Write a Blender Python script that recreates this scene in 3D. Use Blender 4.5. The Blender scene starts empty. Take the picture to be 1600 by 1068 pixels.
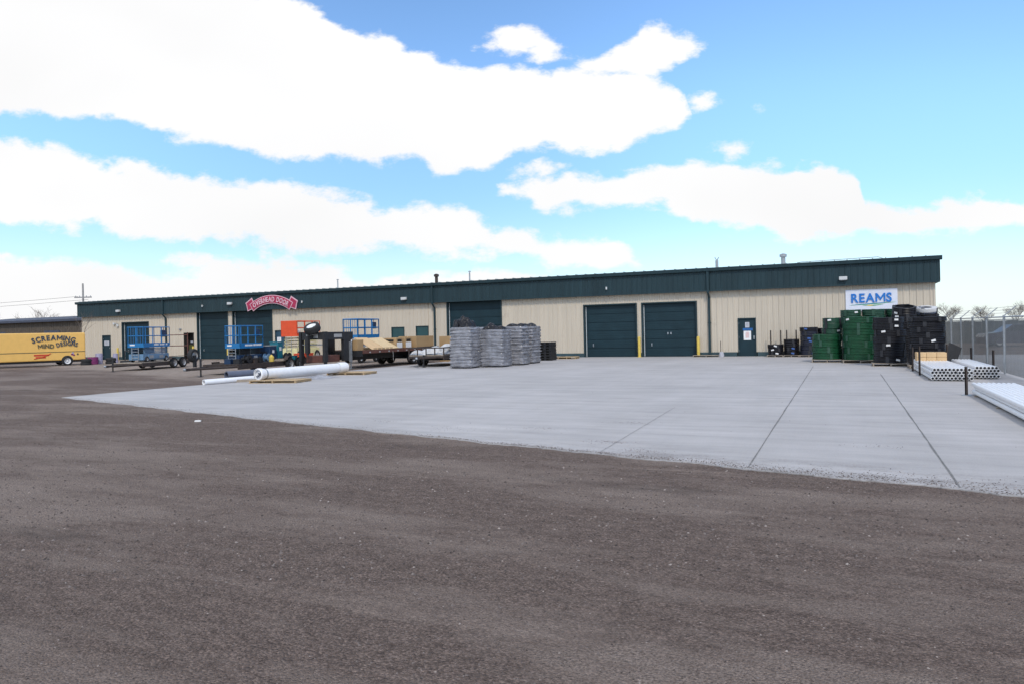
import bpy, bmesh, math, random
from mathutils import Vector, Matrix
R = math.radians
random.seed(7)
sc = bpy.context.scene
COL = sc.collection

# ------------------------------------------------------------------ camera
YAW, ROLL, EYE, LENS = R(24.4), R(1.25), 1.70, 25.425
fw = Vector((-math.sin(YAW), math.cos(YAW), 0)); rt0 = Vector((math.cos(YAW), math.sin(YAW), 0)); up0 = Vector((0, 0, 1))
rt = rt0 * math.cos(ROLL) - up0 * math.sin(ROLL); up = up0 * math.cos(ROLL) + rt0 * math.sin(ROLL)
cam_d = bpy.data.cameras.new('camera'); cam = bpy.data.objects.new('camera', cam_d); COL.objects.link(cam)
mw = Matrix((rt, up, -fw)).transposed().to_4x4(); mw.translation = Vector((0, 0, EYE)); cam.matrix_world = mw
cam_d.sensor_width = 36; cam_d.lens = LENS; cam_d.shift_y = -17 / 1600; cam_d.clip_end = 4000; cam_d.clip_start = 0.05
sc.camera = cam
sc.view_settings.view_transform = 'Standard'; sc.view_settings.look = 'None'
sc.view_settings.exposure = 0.0; sc.view_settings.gamma = 1
SUN_EL, SUN_AZ = R(46), R(150)          # azimuth clockwise from +y (into the building)

# ------------------------------------------------------------------ world: sky texture + traced clouds
w = bpy.data.worlds.new('World'); sc.world = w; w.use_nodes = True
nt = w.node_tree; nt.nodes.clear()
def N(t, **k):
    n = nt.nodes.new(t)
    for a, b in k.items(): setattr(n, a, b)
    return n
def put(n, i, v):
    if hasattr(v, 'is_linked') or hasattr(v, 'links'): nt.links.new(v, n.inputs[i])
    else: n.inputs[i].default_value = v
def MA(op, a, b=0.0, c=0.0, clamp=False):
    n = N('ShaderNodeMath', operation=op); n.use_clamp = clamp
    put(n, 0, a); put(n, 1, b); put(n, 2, c); return n.outputs[0]
def MIXC(f, a, b):
    n = N('ShaderNodeMix', data_type='RGBA'); put(n, 0, f); put(n, 6, a); put(n, 7, b); return n.outputs[2]
def SMOOTH(x, a, b):
    n = N('ShaderNodeMapRange', interpolation_type='SMOOTHSTEP'); put(n, 0, x); put(n, 1, a); put(n, 2, b); return n.outputs[0]
tc = N('ShaderNodeTexCoord')
dirn = tc.outputs['Generated']
sky = N('ShaderNodeTexSky', sky_type='NISHITA', sun_disc=False, sun_elevation=SUN_EL, sun_rotation=SUN_AZ)
sky.air_density = 1.0; sky.dust_density = 0.6; sky.ozone_density = 1.5
def DOT(v):
    n = N('ShaderNodeVectorMath', operation='DOT_PRODUCT'); nt.links.new(dirn, n.inputs[0]); n.inputs[1].default_value = v; return n.outputs['Value']
sep = N('ShaderNodeSeparateXYZ'); nt.links.new(dirn, sep.inputs[0])
a_f = DOT(tuple(fw)); a_r = DOT(tuple(rt0)); a_u = sep.outputs[2]
den = MA('MAXIMUM', a_f, 0.05)
U0 = MA('DIVIDE', a_r, den); V0 = MA('DIVIDE', a_u, den)
front = SMOOTH(a_f, 0.30, 0.55)
# ragged edges: two octaves of noise shift the traced outlines
ns = N('ShaderNodeTexNoise', noise_dimensions='3D'); cmb = N('ShaderNodeCombineXYZ')
put(cmb, 0, MA('MULTIPLY', U0, 9.0)); put(cmb, 1, MA('MULTIPLY', V0, 15.0)); cmb.inputs[2].default_value = 3.3
nt.links.new(cmb.outputs[0], ns.inputs['Vector']); ns.inputs['Scale'].default_value = 1.5; ns.inputs['Detail'].default_value = 9; ns.inputs['Roughness'].default_value = 0.62
nz = MA('SUBTRACT', ns.outputs['Fac'], 0.5)
ns2 = N('ShaderNodeTexNoise'); nt.links.new(cmb.outputs[0], ns2.inputs['Vector']); ns2.inputs['Scale'].default_value = 0.5; ns2.inputs['Detail'].default_value = 4
S = MA('ADD', MA('DIVIDE', U0, 1.7), 0.5)                # -0.85..0.85 -> 0..1
T = MA('DIVIDE', V0, 0.6)                                # 0..0.6 -> 0..1
def uv(px, py):                                          # direction of a sky point noted on the photograph
    d = fw + rt * ((px - 800) / 1130) - up * ((py - 517) / 1130)
    k = d.dot(fw); return d.dot(rt0) / k, d.z / k
def curve(pts):
    fc = N('ShaderNodeFloatCurve'); cm = fc.mapping; cm.use_clip = False; cv = cm.curves[0]
    q = [((uv(*p)[0]) / 1.7 + 0.5, uv(*p)[1] / 0.6) for p in pts]
    q = sorted(q)
    cv.points[0].location = q[0]; cv.points[1].location = q[-1]
    for p in q[1:-1]: cv.points.new(*p)
    for p in cv.points: p.handle_type = 'VECTOR'
    cm.update(); put(fc, 1, S); return fc.outputs[0], q[0][0], q[-1][0]
masks = []
def band(top, bot):
    t, a, b = curve(top); u_, a2, b2 = curve(bot)
    d = MA('MINIMUM', MA('SUBTRACT', t, T), MA('SUBTRACT', T, u_))
    e = MA('MINIMUM', MA('SUBTRACT', S, max(a, a2)), MA('SUBTRACT', min(b, b2), S))
    masks.append(MA('MINIMUM', d, MA('MULTIPLY', e, 2.5)))
def blob(px, py, rx, ry):
    u_, v_ = uv(px, py)
    x = MA('DIVIDE', MA('SUBTRACT', U0, u_), rx / 1130); y = MA('DIVIDE', MA('SUBTRACT', V0, v_), ry / 1130)
    r = MA('SQRT', MA('ADD', MA('MULTIPLY', x, x), MA('MULTIPLY', y, y)))
    masks.append(MA('MULTIPLY', MA('SUBTRACT', 1.0, r), ry / 1130 / 0.6 * 0.8))
band([(-150, -60), (420, -20), (500, 18), (540, 34), (560, 40), (600, 50), (640, 72), (700, 98), (750, 106), (765, 95), (790, 98), (870, 105), (960, 110), (1010, 114), (1060, 128), (1075, 155), (1080, 178)],
     [(-150, 150), (85, 186), (130, 190), (175, 188), (230, 210), (275, 225), (350, 235), (400, 243), (500, 248), (560, 255), (600, 255), (650, 250), (680, 270), (720, 275), (760, 268), (800, 245), (850, 235), (885, 243), (910, 243), (940, 239), (1000, 222), (1050, 205), (1080, 179)])
band([(905, 104), (930, 92), (955, 82), (985, 65), (1000, 46), (1035, 36), (1065, 46), (1090, 65), (1108, 74)],
     [(905, 106), (960, 120), (1020, 122), (1060, 105), (1090, 88), (1108, 76)])
blob(800, 68, 52, 26); blob(845, 82, 32, 20); blob(1100, 160, 30, 10); blob(850, 262, 32, 10); blob(1146, 240, 34, 18); blob(1215, 256, 38, 10)
blob(425, 36, 1, 1)
band([(-150, 190), (85, 228), (130, 235), (165, 250), (200, 250), (260, 265), (300, 277), (340, 277), (390, 283), (440, 280), (490, 290), (540, 308), (600, 325), (640, 324), (700, 320), (730, 330), (770, 350), (800, 352), (850, 365), (900, 370), (950, 377), (980, 392), (1002, 414)],
     [(-150, 350), (85, 358), (150, 357), (220, 375), (270, 382), (400, 378), (445, 382), (458, 393), (560, 393), (600, 384), (640, 396), (700, 408), (800, 405), (860, 420), (950, 426), (1002, 416)])
band([(790, 297), (830, 285), (870, 272), (900, 265), (950, 275), (1000, 262), (1050, 255), (1080, 247), (1110, 248), (1150, 255), (1200, 263), (1250, 268), (1300, 262), (1330, 268), (1342, 278), (1346, 318), (1400, 326), (1450, 322), (1500, 318), (1700, 300)],
     [(790, 300), (845, 328), (950, 325), (1040, 318), (1055, 333), (1100, 355), (1160, 355), (1200, 368), (1250, 386), (1290, 376), (1400, 371), (1515, 362), (1700, 360)])
band([(-150, 390), (85, 405), (180, 410), (220, 425), (290, 425), (340, 415), (410, 403), (470, 410), (550, 425), (640, 436), (700, 428), (760, 422), (830, 428), (900, 450)],
     [(-150, 600), (85, 600), (900, 500)])
blob(275, 408, 34, 6); blob(570, 388, 60, 10); blob(1490, 320, 40, 8)
m = masks[0]
for k in masks[1:]: m = MA('MAXIMUM', m, k)
amp = MA('ADD', MA('MULTIPLY', nz, 0.125), MA('MULTIPLY', MA('SUBTRACT', ns2.outputs['Fac'], 0.5), 0.02))
mf = SMOOTH(MA('ADD', m, amp), -0.008, 0.018)
# broken cloud over the rest of the sky
nb = N('ShaderNodeTexNoise'); dv = N('ShaderNodeVectorMath', operation='MULTIPLY'); nt.links.new(dirn, dv.inputs[0]); dv.inputs[1].default_value = (2.2, 2.2, 5)
nt.links.new(dv.outputs[0], nb.inputs['Vector']); nb.inputs['Scale'].default_value = 1.0; nb.inputs['Detail'].default_value = 7
mb = SMOOTH(nb.outputs['Fac'], 0.44, 0.56)
high = SMOOTH(V0, 0.50, 0.62)
fr = MA('MULTIPLY', front, MA('SUBTRACT', 1.0, high))
mask = MA('ADD', MA('MULTIPLY', mf, fr), MA('MULTIPLY', mb, MA('SUBTRACT', 1.0, fr)))
# cloud brightness with a faint grey belly, in units of the Background strength below
SKY_STR = 0.13
shade = N('ShaderNodeTexNoise'); nt.links.new(cmb.outputs[0], shade.inputs['Vector']); shade.inputs['Scale'].default_value = 0.28; shade.inputs['Detail'].default_value = 3
cl = MA('MULTIPLY', MA('ADD', 0.90, MA('MULTIPLY', shade.outputs['Fac'], 0.19)), 1.0 / SKY_STR)
ccol = N('ShaderNodeCombineColor'); put(ccol, 0, MA('MULTIPLY', cl, 1.0)); put(ccol, 1, MA('MULTIPLY', cl, 1.0)); put(ccol, 2, MA('MULTIPLY', cl, 1.005))
gain = N('ShaderNodeVectorMath', operation='MULTIPLY'); nt.links.new(sky.outputs[0], gain.inputs[0]); gain.inputs[1].default_value = (1.50, 1.84, 2.10)
hz = MA('MULTIPLY', MA('POWER', MA('SUBTRACT', 1.0, MA('MINIMUM', MA('MAXIMUM', MA('DIVIDE', a_u, 0.20), 0.0), 1.0)), 2.2), 0.85)
fc_ = N('ShaderNodeFloatCurve'); cq = fc_.mapping.curves[0]
for q in ((.14, .90), (.42, .80), (.72, 1.0)): cq.points.new(*q)
cq.points[0].location = (0, .95); cq.points[-1].location = (1, 1.0); fc_.mapping.update(); put(fc_, 1, S)
gsc = N('ShaderNodeVectorMath', operation='SCALE'); nt.links.new(gain.outputs[0], gsc.inputs[0]); put(gsc, 'Scale', MA('MULTIPLY', MA('ADD', MA('MULTIPLY', fc_.outputs[0], front), MA('SUBTRACT', 1.0, front)), MA('ADD', 0.75, MA('MULTIPLY', SMOOTH(V0, 0.12, 0.36), 0.25))))
skyh = MIXC(hz, gsc.outputs[0], (0.95 / SKY_STR, 1.0 / SKY_STR, 1.0 / SKY_STR, 1))
final = MIXC(mask, skyh, ccol.outputs[0])
bg = N('ShaderNodeBackground'); nt.links.new(final, bg.inputs[0]); bg.inputs[1].default_value = SKY_STR
ow = N('ShaderNodeOutputWorld'); nt.links.new(bg.outputs[0], ow.inputs[0])

sun_d = bpy.data.lights.new('sun', 'SUN'); sun_d.energy = 2.0; sun_d.angle = R(7); sun_d.color = (1.0, 0.93, 0.82)
sun = bpy.data.objects.new('sun', sun_d); COL.objects.link(sun)
sdir = Vector((math.sin(SUN_AZ) * math.cos(SUN_EL), math.cos(SUN_AZ) * math.cos(SUN_EL), math.sin(SUN_EL)))
sun.rotation_euler = sdir.to_track_quat('Z', 'Y').to_euler(); sun.location = (20, -20, 40)

# ------------------------------------------------------------------ materials
def mat(name, c, rough=0.6, var=0.12, scale=6.0, metal=0.0, bump=0.0, bscale=40.0, c2=None, stretch=(1, 1, 1), coat=0.0, alpha=1.0, spec=0.5, dirt=None):
    mt = bpy.data.materials.new(name); mt.use_nodes = True; t = mt.node_tree; b = t.nodes['Principled BSDF']
    L = t.links.new
    b.inputs['Roughness'].default_value = rough; b.inputs['Metallic'].default_value = metal; b.inputs['Coat Weight'].default_value = coat
    b.inputs['Alpha'].default_value = alpha; b.inputs['Specular IOR Level'].default_value = spec
    tcn = t.nodes.new('ShaderNodeTexCoord'); mp = t.nodes.new('ShaderNodeMapping'); L(tcn.outputs['Object'], mp.inputs[0]); mp.inputs['Scale'].default_value = stretch
    n = t.nodes.new('ShaderNodeTexNoise'); L(mp.outputs[0], n.inputs['Vector']); n.inputs['Scale'].default_value = scale; n.inputs['Detail'].default_value = 6; n.inputs['Roughness'].default_value = 0.6
    r = t.nodes.new('ShaderNodeValToRGB'); L(n.outputs['Fac'], r.inputs[0])
    c2 = c2 or tuple(min(1, x * (1 + var)) for x in c); lo = tuple(x * (1 - var) for x in c)
    e = r.color_ramp.elements; e[0].position = 0.3; e[0].color = (*lo, 1); e[1].position = 0.7; e[1].color = (*c2, 1)
    out = r.outputs[0]
    if dirt:
        n2 = t.nodes.new('ShaderNodeTexNoise'); L(tcn.outputs['Object'], n2.inputs['Vector']); n2.inputs['Scale'].default_value = dirt[2]; n2.inputs['Detail'].default_value = 8; n2.inputs['Roughness'].default_value = 0.7
        mr = t.nodes.new('ShaderNodeMapRange'); L(n2.outputs['Fac'], mr.inputs[0]); mr.inputs[1].default_value = dirt[1]; mr.inputs[2].default_value = dirt[1] + 0.15
        mx = t.nodes.new('ShaderNodeMix'); mx.data_type = 'RGBA'; L(mr.outputs[0], mx.inputs[0]); L(out, mx.inputs[6]); mx.inputs[7].default_value = (*dirt[0], 1); out = mx.outputs[2]
    L(out, b.inputs['Base Color'])
    if bump:
        nb_ = t.nodes.new('ShaderNodeTexNoise'); L(mp.outputs[0], nb_.inputs['Vector']); nb_.inputs['Scale'].default_value = bscale; nb_.inputs['Detail'].default_value = 5
        bp = t.nodes.new('ShaderNodeBump'); bp.inputs['Strength'].default_value = bump; bp.inputs['Distance'].default_value = 0.02; L(nb_.outputs['Fac'], bp.inputs['Height']); L(bp.outputs[0], b.inputs['Normal'])
    return mt
M = {}
M['siding'] = mat('cream_siding', (0.54, 0.472, 0.378), 0.5, 0.06, 1.2, stretch=(2.5, 1, 0.18), dirt=((0.42, 0.35, 0.28), 0.60, 0.9))
M['green'] = mat('dark_green_metal', (0.016, 0.037, 0.045), 0.5, 0.18, 1.0, stretch=(3, 1, 0.3), spec=0.3)
M['door_teal'] = mat('teal_door_paint', (0.0110, 0.031, 0.041), 0.55, 0.15, 1.5, spec=0.25)
M['sign_blue_door'] = mat('blue_door_paint', (0.02, 0.06, 0.10), 0.5, 0.15, 2)
M['trim'] = mat('base_trim_paint', (0.03, 0.06, 0.07), 0.5, 0.2, 3)
M['roof'] = mat('roof_metal', (0.30, 0.34, 0.33), 0.4, 0.15, 0.8)
M['galv'] = mat('galvanised_metal', (0.36, 0.38, 0.40), 0.4, 0.2, 8, metal=0.6)
M['lamp'] = mat('lamp_housing', (0.55, 0.56, 0.56), 0.4, 0.1, 8)
M['shadeint'] = mat('interior_shade', (0.02, 0.018, 0.015), 0.9, 0.3, 3)  # near-black that stands in for shade inside openings
M['white'] = mat('white_paint', (0.78, 0.78, 0.77), 0.5, 0.05, 5)
M['signwhite'] = mat('sign_face_white', (0.66, 0.68, 0.76), 0.4, 0.03, 3)
M['logoblue'] = mat('logo_blue', (0.01, 0.16, 0.52), 0.4, 0.03)
M['logogreen'] = mat('logo_green', (0.05, 0.36, 0.10), 0.4, 0.05)
M['logoyellow'] = mat('logo_yellow', (0.75, 0.55, 0.05), 0.4, 0.05)
M['signred'] = mat('sign_crimson', (0.36, 0.018, 0.07), 0.45, 0.1, 5)
M['signpink'] = mat('sign_pale_pink', (0.66, 0.42, 0.48), 0.45, 0.08, 5)
M['yellow'] = mat('safety_yellow', (0.66, 0.48, 0.09), 0.55, 0.12, 6, dirt=((0.45, 0.36, 0.18), 0.58, 5))
M['wood'] = mat('pallet_wood', (0.42, 0.30, 0.17), 0.8, 0.25, 4, stretch=(1, 6, 6), bump=0.2)
M['greywood'] = mat('weathered_pallet_wood', (0.30, 0.25, 0.20), 0.85, 0.25, 4, stretch=(1, 6, 6), bump=0.2)
M['paleply'] = mat('plywood', (0.62, 0.46, 0.26), 0.7, 0.12, 3, stretch=(1, 5, 1))
M['carton'] = mat('brown_cardboard', (0.36, 0.235, 0.115), 0.8, 0.10, 2)
M['cartonpale'] = mat('pale_cardboard', (0.60, 0.41, 0.22), 0.8, 0.08, 2)
M['black'] = mat('black_steel', (0.018, 0.018, 0.02), 0.5, 0.25, 8)
M['rubber'] = mat('tyre_rubber', (0.018, 0.018, 0.019), 0.8, 0.25, 12, bump=0.3)
M['rim'] = mat('grey_wheel_rim', (0.42, 0.41, 0.40), 0.4, 0.12, 8, metal=0.3)
M['rimwhite'] = mat('white_wheel_rim', (0.75, 0.75, 0.75), 0.4, 0.05, 8)
M['rust'] = mat('rusty_steel', (0.042, 0.031, 0.027), 0.8, 0.4, 7, bump=0.3, dirt=((0.10, 0.05, 0.03), 0.58, 6))
M['maroon'] = mat('maroon_steel', (0.11, 0.042, 0.030), 0.6, 0.3, 6)
M['deckwood'] = mat('worn_deck_wood', (0.16, 0.085, 0.05), 0.8, 0.3, 5)
M['blue'] = mat('lift_blue', (0.009, 0.15, 0.37), 0.4, 0.12, 6, dirt=((0.03, 0.14, 0.32), 0.6, 8))
M['bluegrey'] = mat('lift_bluegrey', (0.12, 0.22, 0.34), 0.5, 0.2, 6, dirt=((0.25, 0.27, 0.28), 0.58, 7))
M['orange'] = mat('lift_orange', (0.68, 0.075, 0.018), 0.45, 0.1, 6)
M['cream'] = mat('lift_cream', (0.68, 0.62, 0.33), 0.5, 0.1, 6, dirt=((0.35, 0.3, 0.17), 0.6, 6))
M['grey'] = mat('grey_paint', (0.28, 0.29, 0.30), 0.5, 0.15, 6)
M['teal'] = mat('teal_machine_paint', (0.012, 0.15, 0.20), 0.4, 0.15, 6)
M['navy'] = mat('navy_paint', (0.012, 0.035, 0.085), 0.4, 0.2, 6)
M['pipegreen'] = mat('green_poly_pipe', (0.006, 0.058, 0.024), 0.42, 0.25, 5, spec=0.35)
M['pipegreen2'] = mat('dark_green_poly_pipe', (0.010, 0.055, 0.030), 0.4, 0.22, 5)
M['pipeblack'] = mat('black_poly_pipe', (0.0085, 0.0085, 0.012), 0.40, 0.25, 6, spec=0.30)
M['pipenavy'] = mat('navy_poly_pipe', (0.008, 0.011, 0.026), 0.42, 0.25, 6)
M['strap'] = mat('woven_strap', (0.020, 0.070, 0.042), 0.6, 0.2, 10)
M['strapblack'] = mat('dark_strap', (0.018, 0.018, 0.022), 0.6, 0.2, 10)
M['tag'] = mat('paper_tag', (0.75, 0.74, 0.72), 0.6, 0.06, 12)
M['bluetag'] = mat('blue_tag', (0.05, 0.12, 0.35), 0.6, 0.1, 12)
M['bag'] = mat('grey_plastic_bag', (0.23, 0.23, 0.255), 0.33, 0.28, 4, bump=0.7, bscale=9, c2=(0.36, 0.36, 0.385))
M['bagpale'] = mat('pale_plastic_bag', (0.42, 0.42, 0.46), 0.33, 0.22, 5, bump=0.7, bscale=9)
M['cover'] = mat('black_plastic_sheet', (0.012, 0.012, 0.015), 0.36, 0.3, 5, bump=0.5, bscale=10, spec=0.3)
M['pvc'] = mat('white_pvc', (0.80, 0.80, 0.81), 0.35, 0.04, 3)
M['pvcdirty'] = mat('dirty_white_wrap', (0.76, 0.76, 0.77), 0.4, 0.06, 5, bump=0.3, bscale=14)
M['tube_in'] = mat('bore_shade', (0.03, 0.03, 0.035), 0.8, 0.2)
M['slate'] = mat('slate_pipe', (0.10, 0.115, 0.16), 0.45, 0.15, 4)
M['tarp'] = mat('pale_tarp', (0.52, 0.52, 0.52), 0.55, 0.12, 4, bump=0.5, bscale=6)
M['vanyellow'] = mat('van_yellow', (0.80, 0.48, 0.13), 0.4, 0.05, 3)
M['vantext'] = mat('van_letter_slate', (0.035, 0.055, 0.085), 0.5, 0.1)
M['vantext2'] = mat('van_letter_olive', (0.10, 0.09, 0.05), 0.5, 0.1)
M['vanred'] = mat('van_red', (0.55, 0.06, 0.02), 0.5, 0.1)
M['purple'] = mat('purple_plastic', (0.20, 0.03, 0.13), 0.5, 0.2, 6)
M['lilac'] = mat('lilac_plastic', (0.36, 0.34, 0.45), 0.5, 0.15, 6)
M['brownwall'] = mat('brown_siding', (0.085, 0.068, 0.052), 0.8, 0.2, 2)
M['slatewall'] = mat('blue_grey_roof', (0.05, 0.06, 0.09), 0.7, 0.2, 2)
M['bark'] = mat('bark', (0.11, 0.09, 0.075), 0.9, 0.3, 8)
M['twig'] = mat('twigs', (0.15, 0.12, 0.10), 0.9, 0.3, 8)
M['poleWood'] = mat('pole_wood', (0.30, 0.29, 0.28), 0.9, 0.2, 6)
M['slat'] = mat('fence_slat', (0.15, 0.16, 0.165), 0.6, 0.15, 4)
M['board'] = mat('dark_board', (0.06, 0.075, 0.08), 0.8, 0.2, 2)
M['carpurple'] = mat('dark_car_paint', (0.035, 0.03, 0.05), 0.3, 0.1, 3, coat=0.5)
M['glass'] = mat('dark_glass', (0.02, 0.025, 0.03), 0.1, 0.1)
M['winglass'] = mat('teal_shutter', (0.018, 0.065, 0.07), 0.35, 0.15, 2)
M['stone'] = mat('gravel_stone', (0.165, 0.138, 0.125), 0.9, 0.65, 9.0)
M['joint'] = mat('joint_filler', (0.17, 0.165, 0.16), 0.9, 0.3, 8)
M['seal'] = mat('lit_weather_seal', (0.50, 0.54, 0.55), 0.5, 0.1, 6)
M['paperred'] = mat('red_print', (0.55, 0.12, 0.10), 0.6, 0.1)
M['papergrey'] = mat('grey_notice', (0.45, 0.46, 0.50), 0.6, 0.1)
M['signblue'] = mat('blue_plate', (0.01, 0.10, 0.30), 0.5, 0.1)

def ground_mat():
    mt = bpy.data.materials.new('gravel_ground'); mt.use_nodes = True; t = mt.node_tree; b = t.nodes['Principled BSDF']; L = t.links.new
    g = t.nodes.new('ShaderNodeNewGeometry'); pos = g.outputs['Position']
    def noise(scale, det=6, rough=0.6, st=(1, 1, 1)):
        mp = t.nodes.new('ShaderNodeMapping'); L(pos, mp.inputs[0]); mp.inputs['Scale'].default_value = st
        n = t.nodes.new('ShaderNodeTexNoise'); L(mp.outputs[0], n.inputs['Vector']); n.inputs['Scale'].default_value = scale; n.inputs['Detail'].default_value = det; n.inputs['Roughness'].default_value = rough; return n.outputs['Fac']
    def ramp(f, stops):
        r = t.nodes.new('ShaderNodeValToRGB'); L(f, r.inputs[0]); e = r.color_ramp.elements
        while len(e) < len(stops): e.new(0.5)
        for k, (p, c) in enumerate(stops): e[k].position = p; e[k].color = (*c, 1)
        return r.outputs[0]
    def mix(f, a, c, mode='MIX'):
        x = t.nodes.new('ShaderNodeMix'); x.data_type = 'RGBA'; x.blend_type = mode
        if hasattr(f, 'links'): L(f, x.inputs[0])
        else: x.inputs[0].default_value = f
        for i, v in ((6, a), (7, c)):
            if hasattr(v, 'links'): L(v, x.inputs[i])
            else: x.inputs[i].default_value = (*v, 1)
        return x.outputs[2]
    def mrange(f, a, c):
        x = t.nodes.new('ShaderNodeMapRange'); L(f, x.inputs[0]); x.inputs[1].default_value = a; x.inputs[2].default_value = c; return x.outputs[0]
    base = ramp(noise(55, 8, 0.75), [(0.36, (0.055, 0.045, 0.041)), (0.5, (0.155, 0.128, 0.117)), (0.64, (0.33, 0.285, 0.262))])
    base = mix(0.55, base, ramp(noise(7, 9, 0.8, (0.8, 1.3, 1)), [(0.38, (0.085, 0.068, 0.062)), (0.63, (0.21, 0.176, 0.162))]))
    vo = t.nodes.new('ShaderNodeTexVoronoi'); L(pos, vo.inputs['Vector']); vo.inputs['Scale'].default_value = 75
    sv = t.nodes.new('ShaderNodeSeparateColor'); L(vo.outputs['Color'], sv.inputs[0])
    base = mix(1.0, base, ramp(sv.outputs[0], [(0.05, (0.70, 0.70, 0.70)), (0.55, (1.05, 1.05, 1.05)), (0.97, (1.50, 1.50, 1.50))]), 'MULTIPLY')
    big = mrange(noise(0.33, 7, 0.68, (0.45, 1.5, 1)), 0.47, 0.60)
    pale = ramp(noise(60, 8, 0.75), [(0.37, (0.10, 0.086, 0.079)), (0.63, (0.40, 0.355, 0.33))])
    c = mix(big, base, pale)
    streak = mrange(noise(0.9, 7, 0.7, (0.22, 2.0, 1)), 0.57, 0.67)
    ms = t.nodes.new('ShaderNodeMath'); ms.operation = 'MULTIPLY'; L(streak, ms.inputs[0]); ms.inputs[1].default_value = 0.55
    c = mix(ms.outputs[0], c, ramp(noise(40, 8, 0.8), [(0.38, (0.12, 0.10, 0.092)), (0.62, (0.44, 0.39, 0.36))]))
    dk = mrange(noise(0.55, 5, 0.6, (0.45, 1.6, 1)), 0.56, 0.70)
    dkc = mix(dk, c, (0.060, 0.050, 0.047))
    mm = t.nodes.new('ShaderNodeMath'); mm.operation = 'MULTIPLY'; L(dk, mm.inputs[0]); mm.inputs[1].default_value = 0.55
    c = mix(mm.outputs[0], c, dkc)
    c = mix(1.0, c, (1.0, 0.90, 0.82), 'MULTIPLY')
    sx = t.nodes.new('ShaderNodeSeparateXYZ'); L(pos, sx.inputs[0])
    # beige dirt yard in front of the far end of the building
    def madd(a, k, c0):
        x = t.nodes.new('ShaderNodeMath'); x.operation = 'MULTIPLY_ADD'; L(a, x.inputs[0]); x.inputs[1].default_value = k; x.inputs[2].default_value = c0; return x.outputs[0]
    def add(a, d):
        x = t.nodes.new('ShaderNodeMath'); x.operation = 'ADD'; L(a, x.inputs[0]); L(d, x.inputs[1]); return x.outputs[0]
    edge = add(madd(noise(0.35, 5), 6.0, -3.0), add(sx.outputs[1], madd(sx.outputs[0], 0.40, 0.0)))
    dirt = mrange(edge, 11.5, 13.0)
    dirtc = ramp(noise(3, 8, 0.7), [(0.3, (0.25, 0.20, 0.165)), (0.7, (0.40, 0.33, 0.28))])
    left = mrange(madd(sx.outputs[0], -1.0, 0.0), 23.0, 25.0)
    mu = t.nodes.new('ShaderNodeMath'); mu.operation = 'MULTIPLY'; L(dirt, mu.inputs[0]); L(left, mu.inputs[1])
    c = mix(mu.outputs[0], c, dirtc)
    L(c, b.inputs['Base Color']); b.inputs['Roughness'].default_value = 0.95; b.inputs['Specular IOR Level'].default_value = 0.2
    bp = t.nodes.new('ShaderNodeBump'); bp.inputs['Strength'].default_value = 0.9; bp.inputs['Distance'].default_value = 0.03
    L(add(add(noise(38, 8, 0.7), noise(5, 4)), madd(vo.outputs['Distance'], -0.7, 0.0)), bp.inputs['Height']); L(bp.outputs[0], b.inputs['Normal'])
    return mt
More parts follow.
